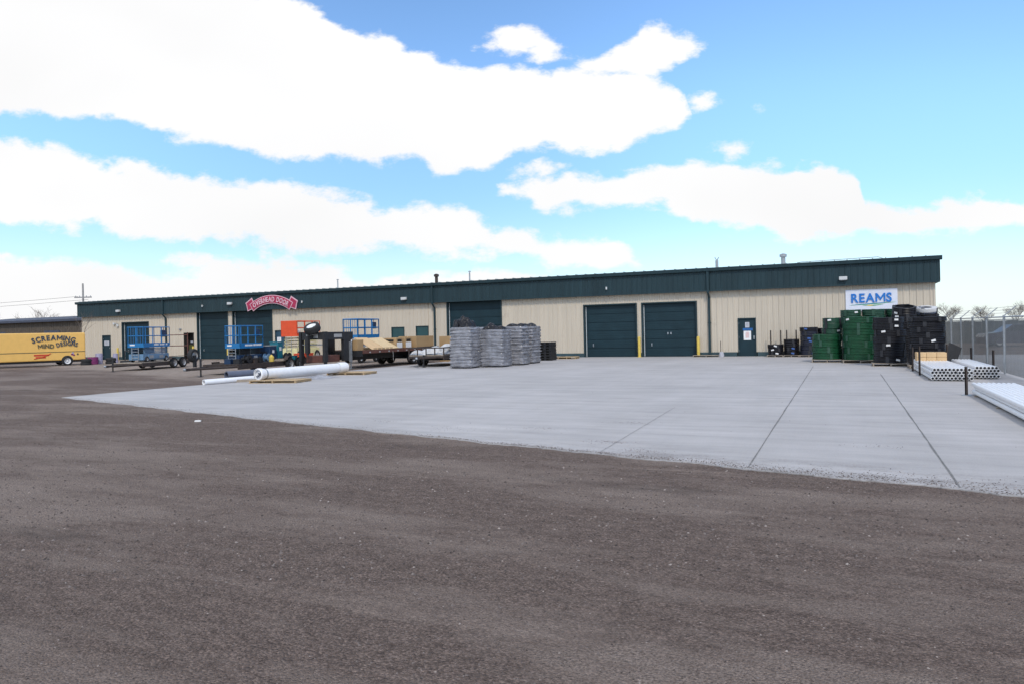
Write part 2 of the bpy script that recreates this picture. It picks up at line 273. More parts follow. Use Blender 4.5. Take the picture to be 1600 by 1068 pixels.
def concrete_mat():
    mt = bpy.data.materials.new('pad_concrete'); mt.use_nodes = True; t = mt.node_tree; b = t.nodes['Principled BSDF']; L = t.links.new
    g = t.nodes.new('ShaderNodeNewGeometry'); pos = g.outputs['Position']
    def noise(scale, det=6, rough=0.6, st=(1, 1, 1)):
        mp = t.nodes.new('ShaderNodeMapping'); L(pos, mp.inputs[0]); mp.inputs['Scale'].default_value = st
        n = t.nodes.new('ShaderNodeTexNoise'); L(mp.outputs[0], n.inputs['Vector']); n.inputs['Scale'].default_value = scale; n.inputs['Detail'].default_value = det; n.inputs['Roughness'].default_value = rough; return n.outputs['Fac']
    def ramp(f, stops):
        r = t.nodes.new('ShaderNodeValToRGB'); L(f, r.inputs[0]); e = r.color_ramp.elements
        for k, (p, c) in enumerate(stops): e[k].position = p; e[k].color = (*c, 1)
        return r.outputs[0]
    def mixm(f, a, c):
        x = t.nodes.new('ShaderNodeMix'); x.data_type = 'RGBA'; x.blend_type = 'MULTIPLY'; x.inputs[0].default_value = f; L(a, x.inputs[6]); L(c, x.inputs[7]); return x.outputs[2]
    c = ramp(noise(1.1, 8, 0.6, (0.35, 2.4, 1)), [(0.3, (0.375, 0.362, 0.360)), (0.72, (0.49, 0.470, 0.465))])
    c = mixm(1.0, c, ramp(noise(0.22, 5, 0.6), [(0.38, (0.93, 0.93, 0.93)), (0.62, (1.03, 1.03, 1.03))]))
    c = mixm(1.0, c, ramp(noise(0.5, 7, 0.7, (2.2, 0.25, 1)), [(0.40, (0.95, 0.95, 0.945)), (0.60, (1.01, 1.01, 1.01))]))
    c = mixm(0.8, c, ramp(noise(45, 5, 0.7), [(0.25, (0.78, 0.78, 0.78)), (0.6, (1, 1, 1))]))
    c = mixm(1.0, c, ramp(noise(0.8, 9, 0.75, (0.6, 2.2, 1)), [(0.56, (1, 1, 1)), (0.74, (0.80, 0.79, 0.78))]))
    c = mixm(1.0, c, ramp(noise(2.3, 9, 0.8, (0.8, 1.6, 1)), [(0.655, (1, 1, 1)), (0.70, (0.60, 0.58, 0.55))]))
    sx = t.nodes.new('ShaderNodeSeparateXYZ'); L(pos, sx.inputs[0])
    def mth(op, a, q, r_=0.0):
        x = t.nodes.new('ShaderNodeMath'); x.operation = op
        for i, v in enumerate((a, q, r_)):
            if hasattr(v, 'links'): L(v, x.inputs[i])
            else: x.inputs[i].default_value = v
        return x.outputs[0]
    def mr(f, a, q):
        x = t.nodes.new('ShaderNodeMapRange'); L(f, x.inputs[0]); x.inputs[1].default_value = a; x.inputs[2].default_value = q; return x.outputs[0]
    d = mth('ADD', sx.outputs[1], mth('MULTIPLY', sx.outputs[0], 0.2418))
    gr = mth('MULTIPLY', mth('MULTIPLY', mr(d, 10.0, 9.0), mr(noise(1.7, 8, 0.75, (0.6, 1.5, 1)), 0.47, 0.60)), mr(sx.outputs[0], -9.0, 0.5))
    gr = mth('MULTIPLY', gr, mr(noise(28, 5, 0.7), 0.38, 0.58))
    md = t.nodes.new('ShaderNodeMix'); md.data_type = 'RGBA'; L(gr, md.inputs[0]); L(c, md.inputs[6]); md.inputs[7].default_value = (0.14, 0.12, 0.11, 1); c = md.outputs[2]
    L(c, b.inputs['Base Color']); b.inputs['Roughness'].default_value = 0.85; b.inputs['Specular IOR Level'].default_value = 0.3
    bp = t.nodes.new('ShaderNodeBump'); bp.inputs['Strength'].default_value = 0.25; bp.inputs['Distance'].default_value = 0.01
    L(noise(60, 4), bp.inputs['Height']); L(bp.outputs[0], b.inputs['Normal'])
    return mt

# ------------------------------------------------------------------ mesh helpers
class MB:
    def __init__(s): s.v = []; s.f = []
    def add(s, vs, fs, M4=None):
        o = len(s.v); s.v += [tuple(M4 @ Vector(v)) if M4 else tuple(v) for v in vs]; s.f += [tuple(i + o for i in f) for f in fs]; return s
    def box(s, x0, x1, y0, y1, z0, z1, M4=None, bev=0.0):
        if bev:
            bm = bmesh.new(); bmesh.ops.create_cube(bm, size=1)
            for v in bm.verts: v.co = Vector(((x0 + x1) / 2 + v.co.x * (x1 - x0), (y0 + y1) / 2 + v.co.y * (y1 - y0), (z0 + z1) / 2 + v.co.z * (z1 - z0)))
            bmesh.ops.bevel(bm, geom=bm.edges[:], offset=bev, segments=2, profile=0.6, affect='EDGES')
            bm.verts.index_update(); s.add([v.co.copy() for v in bm.verts], [[v.index for v in f.verts] for f in bm.faces], M4); bm.free(); return s
        vs = [(x0, y0, z0), (x1, y0, z0), (x1, y1, z0), (x0, y1, z0), (x0, y0, z1), (x1, y0, z1), (x1, y1, z1), (x0, y1, z1)]
        return s.add(vs, [(0, 3, 2, 1), (4, 5, 6, 7), (0, 1, 5, 4), (1, 2, 6, 5), (2, 3, 7, 6), (3, 0, 4, 7)], M4)
    def tube(s, pts, r, n=8, caps=True, r2=None):
        pts = [Vector(p) for p in pts]; rings = []; m_ = len(pts); vs = []; fs = []; ref = None
        for i, p in enumerate(pts):
            d = (pts[min(i + 1, m_ - 1)] - pts[max(i - 1, 0)]).normalized()
            if ref is None: ref = Vector((0, 0, 1)) if abs(d.z) < 0.9 else Vector((1, 0, 0))
            a = d.cross(ref).normalized(); b = a.cross(d).normalized()
            rr = r if r2 is None else r + (r2 - r) * i / (m_ - 1)
            for k in range(n):
                t_ = 2 * math.pi * (k + .5) / n; vs.append(p + a * math.cos(t_) * rr + b * math.sin(t_) * rr)
        for i in range(m_ - 1):
            for k in range(n): fs.append((i * n + k, i * n + (k + 1) % n, (i + 1) * n + (k + 1) % n, (i + 1) * n + k))
        if caps: fs.append(tuple(range(n))[::-1]); fs.append(tuple((m_ - 1) * n + k for k in range(n)))
        return s.add(vs, fs)
    def lathe(s, prof, n=32, M4=None, closed=False):
        vs = []; fs = []; m_ = len(prof)
        for k in range(n):
            t_ = 2 * math.pi * k / n
            for r_, z_ in prof: vs.append((r_ * math.cos(t_), r_ * math.sin(t_), z_))
        for k in range(n):
            for i in range(m_ if closed else m_ - 1):
                j = (i + 1) % m_
                fs.append((k * m_ + i, ((k + 1) % n) * m_ + i, ((k + 1) % n) * m_ + j, k * m_ + j))
        return s.add(vs, fs, M4)
    def prism(s, poly, z0, z1, M4=None):
        n = len(poly); vs = [(x, y, z0) for x, y in poly] + [(x, y, z1) for x, y in poly]
        return s.add(vs, [tuple(range(n))[::-1], tuple(range(n, 2 * n))] + [(k, (k + 1) % n, (k + 1) % n + n, k + n) for k in range(n)], M4)
    def build(s, name, m, parent=None, smooth=False, loc=None):
        me = bpy.data.meshes.new(name); me.from_pydata(s.v, [], s.f); me.materials.append(m)
        bm = bmesh.new(); bm.from_mesh(me); bmesh.ops.recalc_face_normals(bm, faces=bm.faces[:]); bm.to_mesh(me); bm.free()
        if smooth:
            for p in me.polygons: p.use_smooth = True
            try: me.set_sharp_from_angle(angle=R(35))
            except Exception: pass
        o = bpy.data.objects.new(name, me); COL.objects.link(o); o.parent = parent
        if loc: o.location = loc
        return o
def tag(o, label=None, cat=None, group=None, kind=None):
    if label: o['label'] = label
    if cat: o['category'] = cat
    if group: o['group'] = group
    if kind: o['kind'] = kind
    return o
def empty(name, loc=(0, 0, 0), rz=0.0, label=None, cat=None, group=None):
    o = bpy.data.objects.new(name, None); o.empty_display_size = 0.2; COL.objects.link(o); o.location = loc; o.rotation_euler = (0, 0, rz)
    return tag(o, label, cat, group)
def copy_tree(o, parent=None):
    c = o.copy(); COL.objects.link(c)
    if parent: c.parent = parent
    for ch in list(o.children): copy_tree(ch, c)
    return c
def at(o, x, y, z=0.0):                                   # a point on a turned thing, in the scene
    a = o.rotation_euler[2]; return Vector((o.location.x + x * math.cos(a) - y * math.sin(a), o.location.y + x * math.sin(a) + y * math.cos(a), o.location.z + z))
ORD = ['bottom', 'second', 'third', 'fourth', 'fifth', 'sixth', 'seventh', 'eighth', 'ninth', 'tenth', 'eleventh']
_glyph = {}
def glyph(ch):
    if ch == 'M' and ch not in _glyph:
        b = MB(); w_ = .80
        for poly in ([(0, 0), (.13, 0), (.13, .70), (0, .70)], [(w_ - .13, 0), (w_, 0), (w_, .70), (w_ - .13, .70)], [(.131, .70), (.131, .47), (w_ / 2, .10), (w_ / 2, .34)], [(w_ - .131, .70), (w_ / 2 + .001, .34), (w_ / 2 + .001, .10), (w_ - .131, .47)]): b.prism(poly, -.03, .03)
        _glyph[ch] = ([Vector(v) for v in b.v], b.f, w_)
    if ch not in _glyph:
        cu = bpy.data.curves.new('letter', 'FONT'); cu.body = ch; cu.size = 1; cu.extrude = 0.03; cu.resolution_u = 4; cu.offset = 0.026
        o = bpy.data.objects.new('letter', cu); COL.objects.link(o); bpy.context.view_layer.update()
        me = bpy.data.meshes.new_from_object(o.evaluated_get(bpy.context.evaluated_depsgraph_get()))
        vs = [v.co.copy() for v in me.vertices]; fs = [tuple(p.vertices) for p in me.polygons]
        x0 = min(v.x for v in vs); x1 = max(v.x for v in vs); vs = [Vector((v.x - x0, v.y, v.z)) for v in vs]
        bpy.data.objects.remove(o); bpy.data.curves.remove(cu); bpy.data.meshes.remove(me); _glyph[ch] = (vs, fs, x1 - x0)
    return _glyph[ch]
def lettering(mb, text, width, height, place, gap=0.10, spacew=0.35):
    """letters spread over [0,width]; place(s, f) -> matrix for the letter whose centre lies at arc position s"""
    adv = [spacew if c == ' ' else glyph(c)[2] for c in text]; tot = sum(adv) + gap * (len(text) - 1); kx = width / tot; ky = height / 0.70; x = 0
    for c, a in zip(text, adv):
        if c != ' ':
            vs, fs, wd = glyph(c)
            mb.add([Vector(((v.x - wd / 2) * kx, v.y * ky, v.z)) for v in vs], fs, place((x + a / 2) * kx))
        x += a + gap
    return mb
FRONT = Matrix(((1, 0, 0, 0), (0, 0, -1, 0), (0, 1, 0, 0), (0, 0, 0, 1)))     # xy drawing -> upright, facing -y

# ------------------------------------------------------------------ ground
WALL = 42.7
def sheet(name, poly, z, m, parent=None):
    b = MB(); b.add([(x, y, z) for x, y in poly], [tuple(range(len(poly)))]); return b.build(name, m, parent)
tag(sheet('ground', [(-900, -300), (900, -300), (900, 1500), (-900, 1500)], -0.014, ground_mat()), kind='structure')
# slab edge wanders a little, like a poured edge with gravel lapping over it
pe = []
for k in range(421):
    f = k / 420; x = -21.5 + f * 33.5; y = 14.3 + (6.2 - 14.3) * f - 0.35 * math.sin(f * math.pi) + 0.05 * math.sin(k * .31) * math.sin(k * .083) + random.uniform(-0.022, 0.022)
    pe.append((x, y))
padpoly = pe + [(12, WALL + 0.4), (-21.3, WALL + 0.4), (-21.35, 28), (-21.2, 19.5), (-21.4, 17)]
pad = MB().prism(padpoly, -0.2, 0.0).build('concrete_pad', concrete_mat()); tag(pad, kind='structure')
def joint(x0, y0, x1, y1, wd=0.02):
    b = MB(); n = 40; prev = None; vs = []; fs = []
    for k in range(n + 1):
        f = k / n; jx = x0 + (x1 - x0) * f + random.uniform(-.004, .004); ww = wd * random.uniform(0.6, 1.3)
        vs += [(jx - ww, y0 + (y1 - y0) * f, 0.004), (jx + ww, y0 + (y1 - y0) * f, 0.004)]
        if k: fs.append((2 * k - 2, 2 * k - 1, 2 * k + 1, 2 * k))
    o = b.add(vs, fs).build('control_joint', M['joint'], pad); tag(o, kind='structure')
def edge_y(x): return min(pe, key=lambda p: abs(p[0] - x))[1] + 0.05
joint(-1.04, edge_y(-1.04), -1.03, 32, 0.011); joint(1.09, edge_y(1.09), 1.2, 27, 0.011); joint(-3.06, edge_y(-3.06), -3.25, 15.5, 0.004)
joint(-9.2, edge_y(-9.2) + 1.5, -9.3, 20, 0.004)

# loose stones, denser near the viewer, some spilled on the slab
def stone_mat():
    mt = M['stone']; t = mt.node_tree; g = t.nodes.new('ShaderNodeNewGeometry'); r = t.nodes.new('ShaderNodeValToRGB'); t.links.new(g.outputs['Random Per Island'], r.inputs[0])
    e = r.color_ramp.elements; e[0].color = (0.035, 0.027, 0.024, 1); e[1].color = (0.36, 0.31, 0.28, 1); x = e.new(0.5); x.color = (0.10, 0.08, 0.072, 1); x = e.new(0.93); x.color = (0.19, 0.16, 0.145, 1)
    t.links.new(r.outputs[0], t.nodes['Principled BSDF'].inputs['Base Color'])
stone_mat()
def stones():
    b = MB(); rnd = random.Random(3)
    def stone(x, y, z, r):
        p = [Vector((rnd.uniform(.6, 1), 0, 0)), Vector((0, rnd.uniform(.6, 1), 0)), Vector((-rnd.uniform(.6, 1), 0, 0)), Vector((0, -rnd.uniform(.6, 1), 0)), Vector((rnd.uniform(-.3, .3), rnd.uniform(-.3, .3), rnd.uniform(.4, .7)))]
        a = rnd.uniform(0, 6.28); ca, sa = math.cos(a), math.sin(a)
        b.add([(x + (q.x * ca - q.y * sa) * r, y + (q.x * sa + q.y * ca) * r, z + q.z * r) for q in p], [(0, 1, 4), (1, 2, 4), (2, 3, 4), (3, 0, 4)])
    n = 0
    while n < 46000:
        d = 2.0 + 18 * rnd.random() ** 1.5; a = rnd.uniform(-0.75, 0.75); q = fw * d + rt0 * (d * a)
        if q.y > edge_y(q.x) - 0.06 if q.x > -21.4 else False: continue
        stone(q.x, q.y, -0.017, (0.0035 + 0.013 * rnd.random() ** 3) * (1.5 if d > 5 else 1)); n += 1
    for k in range(9000):
        f = rnd.random() ** 0.8; x = -6.5 + 10 * f; dy = abs(rnd.gauss(0, 0.30)) * (0.15 + f ** 2 * 1.3)
        stone(x, edge_y(x) - 0.03 + dy, -0.001, 0.004 + 0.012 * rnd.random() ** 3)
    for k in range(1600):
        x = rnd.uniform(-21, -6); stone(x, edge_y(x) - 0.03 + abs(rnd.gauss(0, 0.12)), -0.001, 0.005 + 0.010 * rnd.random() ** 2)
    for k in range(500):
        x = rnd.uniform(-18, 4); y = rnd.uniform(edge_y(x), 26); stone(x, y, -0.001, 0.005 + 0.010 * rnd.random() ** 3)
    for cx, cy, n_, rr_ in ((-3.38, 12.8, 160, .22), (-3.19, 10.52, 260, .16), (-2.58, 9.91, 200, .18), (-4.82, 11.61, 160, .25), (-8.17, 11.85, 90, .2), (-6.3, 11.2, 120, .3), (-12.4, 16.8, 120, .3), (.4, 11.2, 60, .2)):
        for k in range(n_): stone(cx + rnd.gauss(0, rr_), cy + rnd.gauss(0, rr_ * .45), -0.001, 0.004 + 0.009 * rnd.random() ** 2)
    tag(b.build('gravel_stones', M['stone']), 'loose brown grey stones scattered over the gravel and the slab edge', 'gravel', kind='stuff')
stones()

# ------------------------------------------------------------------ the long metal building
X0, X1, EAVE, FASB, BACK = -61.2, 4.45, 5.03, 3.74, 61.0
bld = empty('metal_building', (0, 0, 0), 0, 'long cream metal building with dark green fascia and roll up doors', 'building')
def ribbed(mb, x0, x1, z0, z1, y, pitch=0.305, rib=0.040, sgn=-1):
    """vertical ribs on a common grid; sgn -1 faces -y"""
    xs = []; k = math.floor(x0 / pitch) - 1
    while k * pitch < x1 + pitch:
        c = k * pitch
        xs += [(c - 0.045, 0), (c - 0.022, 1), (c + 0.022, 1), (c + 0.045, 0), (c + 0.13, 0), (c + 0.14, .25), (c + 0.165, .25), (c + 0.175, 0)]; k += 1
    pr = [(x, h) for x, h in xs if x0 < x < x1]; pr = [(x0, 0)] + pr + [(x1, 0)]
    vs = []
    for x, h in pr: yy = y + sgn * rib * h; vs += [(x, yy, z0), (x, yy, z1)]
    mb.add(vs, [(2 * i, 2 * i + 2, 2 * i + 3, 2 * i + 1) for i in range(len(pr) - 1)])
opens = [  # x0, x1, z0, z1, kind
    (-58.60, -57.55, 0, 2.10, 'man'), (-56.05, -52.82, 0, 3.10, 'roll'), (-48.76, -47.66, 0, 2.13, 'dark'), (-47.22, -43.95, 0, 3.70, 'roll'),
    (-43.40, -39.46, 0, 3.70, 'roll'), (-39.16, -38.20, 0, 2.14, 'man'), (-28.63, -27.58, 1.05, 2.15, 'win'), (-26.63, -25.62, 1.05, 2.18, 'win'),
    (-24.12, -20.12, 0, 3.70, 'roll'), (-14.42, -11.15, 0, 3.14, 'roll'), (-10.77, -7.60, 0, 3.14, 'roll'), (-5.28, -4.30, 0, 2.14, 'man')]
wb = MB(); x = X0
for a, b, z0, z1, k in opens:
    ribbed(wb, x, a, 0.24, 3.80, WALL)
    if z1 < 3.7: ribbed(wb, a, b, z1, 3.80, WALL)
    if z0 > 0: ribbed(wb, a, b, 0.24, z0, WALL)
    x = b
ribbed(wb, x, X1, 0.24, 3.80, WALL)
wb.add([(X1, WALL, 0), (X1, BACK, 0), (X1, BACK, EAVE), (X1, (WALL + BACK) / 2, EAVE + .4), (X1, WALL, EAVE)], [(0, 1, 2, 3, 4)])
wb.add([(X0, WALL, 0), (X0, BACK, 0), (X0, BACK, EAVE), (X0, (WALL + BACK) / 2, EAVE + .4), (X0, WALL, EAVE)], [(0, 1, 2, 3, 4)])
wb.add([(X0, BACK, 0), (X1, BACK, 0), (X1, BACK, EAVE), (X0, BACK, EAVE)], [(0, 1, 2, 3)])
wall = wb.build('wall', M['siding'], bld)
for q in (X1 - .06, X0 - .035): MB().box(q, q + .095, WALL - .035, WALL + .1, 0.24, FASB - .025).build('corner_trim', M['siding'], bld)
# base trim between the door openings
x = X0
for a, b, z0, z1, k in opens:
    if z0 > 0: continue
    if a - .06 - x > .1: MB().box(x, a - 0.06, WALL - 0.05, WALL + .05, -0.05, 0.24).build('base_trim', M['trim'], bld)
    x = b + 0.06
MB().box(x, X1 + .04, WALL - 0.05, WALL + .05, -0.05, 0.24).build('base_trim', M['trim'], bld)
# fascia: ribbed band standing 0.3 m proud, returning round the corners, soffit below
FY = WALL - 0.30; fb = MB(); ribbed(fb, X0 - .22, X1 + .22, FASB, EAVE - .18, FY, rib=0.025)
fb.box(X0 - .22, X1 + .22, FY - .03, FY + .02, FASB - .03, FASB + .05); fb.box(X0 - .22, X1 + .22, FY + .02, WALL, FASB - 0.02, FASB + .02)
fb.box(X1 + .20, X1 + .23, FY, WALL + 9, FASB + .05, EAVE - .2); fb.box(X0 - .23, X0 - .20, FY, WALL + 9, FASB + .05, EAVE - .2)
fb.box(X1 - .02, X1 + .22, WALL, WALL + 9, FASB - .02, FASB + .02)
fas = fb.build('fascia', M['green'], bld)
gu = MB().prism([(0, 0), (-.14, .03), (-.155, .20), (-.14, .22), (0, .22)], X0 - .30, X1 + .32, Matrix(((0, 0, 1, 0), (1, 0, 0, FY - .02), (0, 1, 0, EAVE - .20), (0, 0, 0, 1))))
gut = gu.build('gutter', M['green'], bld)
rf = MB(); RY = (WALL + BACK) / 2
for (ya, za, yb, zb) in ((FY - .05, EAVE + .02, RY, EAVE + 0.60), (RY, EAVE + 0.60, BACK + .3, EAVE + .02)):
    rf.add([(X0 - .3, ya, za), (X1 + .3, ya, za), (X1 + .3, yb, zb), (X0 - .3, yb, zb)], [(0, 1, 2, 3)])
rf.add([(X0 - .3, FY - .05, EAVE + .02), (X0 - .3, RY, EAVE + .6), (X0 - .3, BACK + .3, EAVE + .02)], [(0, 1, 2)]); rf.add([(X1 + .3, FY - .05, EAVE + .02), (X1 + .3, RY, EAVE + .6), (X1 + .3, BACK + .3, EAVE + .02)], [(0, 1, 2)])
xx = X0
while xx < X1: rf.box(xx - .02, xx + .02, FY, FY + 1.2, EAVE + .03, EAVE + .075); xx += 0.61
roof = rf.build('roof', M['roof'], bld)
# flues and vents on the roof
def vent(x, ztop, r, kind):
    y = WALL + 0.9; b = MB(); z0 = EAVE + .03
    b.tube([(x, y, z0), (x, y, ztop - .10)], r, 12)
    if kind == 'cap': b.tube([(x, y, ztop - .14), (x, y, ztop)], r * 1.6, 14); b.tube([(x, y, ztop), (x, y, ztop + .05)], r * 1.6, 14, r2=r * .5)
    if kind == 'fork': b.tube([(x, y, ztop - .12), (x - .11, y, ztop + .08)], .025, 6); b.tube([(x, y, ztop - .12), (x + .11, y, ztop + .08)], .025, 6); b.tube([(x - .05, y, ztop - .1), (x + .05, y, ztop - .1)], .05, 6)
    if kind == 'plain': b.tube([(x, y, ztop - .1), (x, y, ztop + .02)], r * .7, 8); b.box(x - .09, x + .09, y - .02, y + .02, ztop - .06, ztop)
    o = b.build('vent_pipe', M['galv'] if kind != 'dark' else M['rust'], roof, True); return o
vent(-33.9, 5.80, .045, 'plain'); vent(-22.85, 5.82, .05, 'plain'); vent(-6.5, 5.66, .085, 'fork'); vent(-2.85, 5.68, .12, 'cap')
v = vent(-25.45, 5.72, .11, 'cap'); v['label'] = 'dark weathered flue pipe'; v.data.materials[0] = M['rust']
MB().tube([(-2.2, WALL + .15, EAVE + .03), (-1.9, WALL + .1, EAVE + .10), (1.9, WALL + .1, EAVE + .15), (2.2, WALL + .1, EAVE + .03)], .018, 6).build('roof_conduit', M['galv'], roof)
# downspouts: on the fascia, then kicked back to the wall
for x in (-50.72, -25.08, -6.84):
    b = MB(); b.box(x - .065, x + .065, FY - .12, FY - .03, FASB - .12, EAVE - .18); 
    b.tube([(x, FY - .075, FASB - .08), (x, WALL - .09, FASB - .38)], .06, 8); b.box(x - .06, x + .06, WALL - .14, WALL - .04, 0.05, FASB - .36)
    b.box(x - .085, x + .085, WALL - .145, WALL - .03, 1.9, 1.95)
    b.build('downspout', M['green'], bld)
# doors and windows
JD = 0.16
def roll_door(a, b, z1, handle=True, second=False):
    d = MB(); y = WALL + JD; n = max(5, round(z1 / 0.52)); h = z1 / n
    for k in range(n):
        z0 = k * h; d.box(a + .1, b - .02, y, y + .04, z0 + .018, z0 + h - .018)
        for q in (0.25, 0.5, 0.75): d.box(a + .1, b - .02, y - .006, y, z0 + h * q - .03, z0 + h * q + .03)
    d.box(a, b, y + .03, y + .05, 0, z1)
    o = d.build('overhead_door', M['door_teal'], bld)
    j = MB(); j.box(a - .06, a + .02, WALL - .05, y + .02, 0, z1 + .0); j.box(b - .02, b + .06, WALL - .05, y + .02, 0, z1 + .0); j.box(a - .06, b + .06, WALL - .05, y + .02, z1, z1 + .07)
    j.build('door_frame', M['green'], o)
    MB().box(a + .045, a + .085, y - .03, y + .01, 0.03, z1 - .06).build('lit_weather_seal', M['seal'], o)  # pale grey stands in for daylight reflected along the seal
    if handle:
        hm = MB(); hm.box(a + .48, a + .53, y - .05, y - .006, 0.62, 0.80); hm.tube([(a + .505, y - .05, .71), (a + .505, y - .09, .71)], .02, 8)
        hm.build('handle', M['galv'], o)
    if second:
        mid = (a + b) / 2
        for q in (-.1, .08): MB().box(mid + q - .04, mid + q + .03, y - .045, y - .006, 1.30, 1.42).build('lock', M['galv'], o)
    return o
def man_door(a, b, z1, m='door_teal', signs=()):
    y = WALL + .03; o = MB().box(a + .05, b - .05, y, y + .05, .01, z1 - .05).build('door', M[m], bld)
    f = MB(); f.box(a, a + .05, WALL - .045, y + .06, 0, z1 - .05); f.box(b - .05, b, WALL - .045, y + .06, 0, z1 - .05); f.box(a, b, WALL - .045, y + .06, z1 - .05, z1)
    f.build('door_frame', M['green'], o)
    h = MB(); h.tube([(b - .12, y, .98), (b - .12, y - .06, .98)], .035, 10); h.box(b - .155, b - .085, y - .012, y, 1.02, 1.14); h.build('handle', M['galv'], o)
    for z in (.3, z1 / 2, z1 - .3): MB().box(a + .035, a + .06, y - .02, y, z - .05, z + .05).build('hinge', M['galv'], o)
    for s_ in signs:
        sg = MB().box(s_[0], s_[1], y - .012, y, s_[2], s_[3]).build(s_[5], M[s_[4]], o)
        if s_[6]:
            lm = MB(); cx = (s_[0] + s_[1]) / 2; cz = (s_[2] + s_[3]) / 2; hw = (s_[1] - s_[0]) * .26; hh = (s_[3] - s_[2])
            rr = random.Random(5)
            for k in range(6): ww = hw * rr.uniform(.6, 1); lm.box(cx - ww, cx + ww, y - .016, y - .013, cz + hh * (.32 - k * .11), cz + hh * (.36 - k * .11))
            lm.build('print', M[s_[6]], sg)
    return o
for i, (a, b, z0, z1, k) in enumerate(opens):
    if k == 'roll': roll_door(a, b, z1, True, second=(i == 10))
man_door(-58.60, -57.55, 2.10, signs=[(-58.42, -57.80, 1.22, 1.62, 'papergrey', 'notice', 'galv')])
man_door(-39.16, -38.20, 2.14, 'sign_blue_door', [(-39.0, -38.62, 1.30, 1.62, 'white', 'notice', 'papergrey')])
man_door(-5.28, -4.30, 2.14, signs=[(-4.89, -4.66, 1.60, 1.90, 'papergrey', 'notice', 'galv'), (-5.02, -4.48, 1.43, 1.57, 'signblue', 'door_plate', None), (-4.98, -4.58, 0.90, 1.41, 'white', 'poster', 'paperred')])
# open man door with a panel painted near-black for the shade inside and a leaf standing open
a, b, z0, z1, _ = opens[2]
o = MB().box(a + .05, b - .05, WALL + .5, WALL + .56, 0, z1 - .05).build('doorway_shade', M['shadeint'], bld)
f = MB(); f.box(a, a + .05, WALL - .045, WALL + .5, 0, z1 - .05); f.box(b - .05, b, WALL - .045, WALL + .5, 0, z1 - .05); f.box(a, b, WALL - .045, WALL + .5, z1 - .05, z1); f.build('door_frame', M['shadeint'], o)
MB().box(a + .18, a + .48, WALL + .47, WALL + .5, 1.33, 1.48).build('notice', M['papergrey'], o)
MB().box(a + .25, a + .80, WALL + .25, WALL + .45, 0.0, 1.15).build('shelf_unit', mat('olive_box', (0.07, 0.07, 0.012), .7), o)
for (a, b, z0, z1) in ((-28.63, -27.58, 1.05, 2.15), (-26.63, -25.62, 1.05, 2.18)):
    o = MB().box(a + .04, b - .04, WALL + .02, WALL + .04, z0 + .04, z1 - .04).build('window', M['winglass'], bld)
    f = MB(); f.box(a, a + .04, WALL - .04, WALL + .05, z0, z1); f.box(b - .04, b, WALL - .04, WALL + .05, z0, z1); f.box(a + .04, b - .04, WALL - .04, WALL + .05, z1 - .04, z1); f.box(a + .04, b - .04, WALL - .05, WALL + .05, z0, z0 + .04)
    f.build('window_frame', M['green'], o)
# lights, cameras and small fittings on the fascia and wall
for x, z in ((-56.0, 4.12), (-43.3, 4.30), (-27.3, 4.07), (0.20, 4.10)):
    b = MB().box(x - .20, x + .20, FY - .22, FY - .03, z - .08, z + .10, bev=.02); o = b.build('wall_light', M['lamp'], bld)
    MB().box(x - .16, x + .16, FY - .20, FY - .06, z - .10, z - .081).build('lens', M['galv'], o)
for x, z in ((-46.25, 4.22), (-36.2, 4.18), (-12.85, 4.15)):
    b = MB(); b.tube([(x, FY, z), (x, FY - .12, z)], .03, 8); b.tube([(x, FY - .10, z - .08), (x, FY - .10, z + .08)], .05, 10); b.build('security_camera', M['lamp'], bld, True)
b = MB(); b.box(-57.05, -56.85, WALL - .18, WALL, 2.98, 3.15, bev=.02); b.box(-56.62, -56.40, WALL - .16, WALL, 2.80, 3.02, bev=.02); b.tube([(-56.9, WALL - .05, 3.1), (-56.5, WALL - .05, 3.1)], .015, 6); b.build('wall_light', M['lamp'], bld)
MB().tube([(-49.1, WALL, 2.45), (-49.1, WALL - .15, 2.40)], .08, 10).build('alarm_bell', M['grey'], bld, True)

# ------------------------------------------------------------------ signs
sg = empty('wall_sign', (1.54, WALL - .05, 2.93), 0, 'white wall sign with blue letters above the green coils', 'sign')
MB().box(-1.24, 1.22, -.035, 0, -.60, .55, bev=.006).build('sign_panel', M['signwhite'], sg)
lb = MB(); lettering(lb, 'REAMS', 1.92, 0.45, lambda s: Matrix.Translation((-.97 + s, -.048, -.12)) @ FRONT, gap=.07); lb.build('lettering', M['logoblue'], sg)
def swoosh(x0, x1, z0, z1, th, m, dy, bow):
    b = MB(); n = 24; vs = []
    for k in range(n + 1):
        f = k / n; x = x0 + (x1 - x0) * f; z = z0 + (z1 - z0) * f + bow * math.sin(math.pi * f); t = th * (0.25 + math.sin(math.pi * f))
        vs += [(x, dy, z), (x, dy, z - t)]
    o = b.add(vs, [(2 * k, 2 * k + 2, 2 * k + 3, 2 * k + 1) for k in range(n)]).build('swoosh', M[m], sg)
swoosh(-1.05, 1.12, -.27, -.155, .034, 'logogreen', -.046, .015); swoosh(-.95, .95, -.25, -.155, .020, 'logoblue', -.049, .015); swoosh(-.42, .55, -.285, -.25, .036, 'logogreen', -.047, -.012); swoosh(-.25, .1, -.285, -.275, .036, 'logoyellow', -.050, 0)

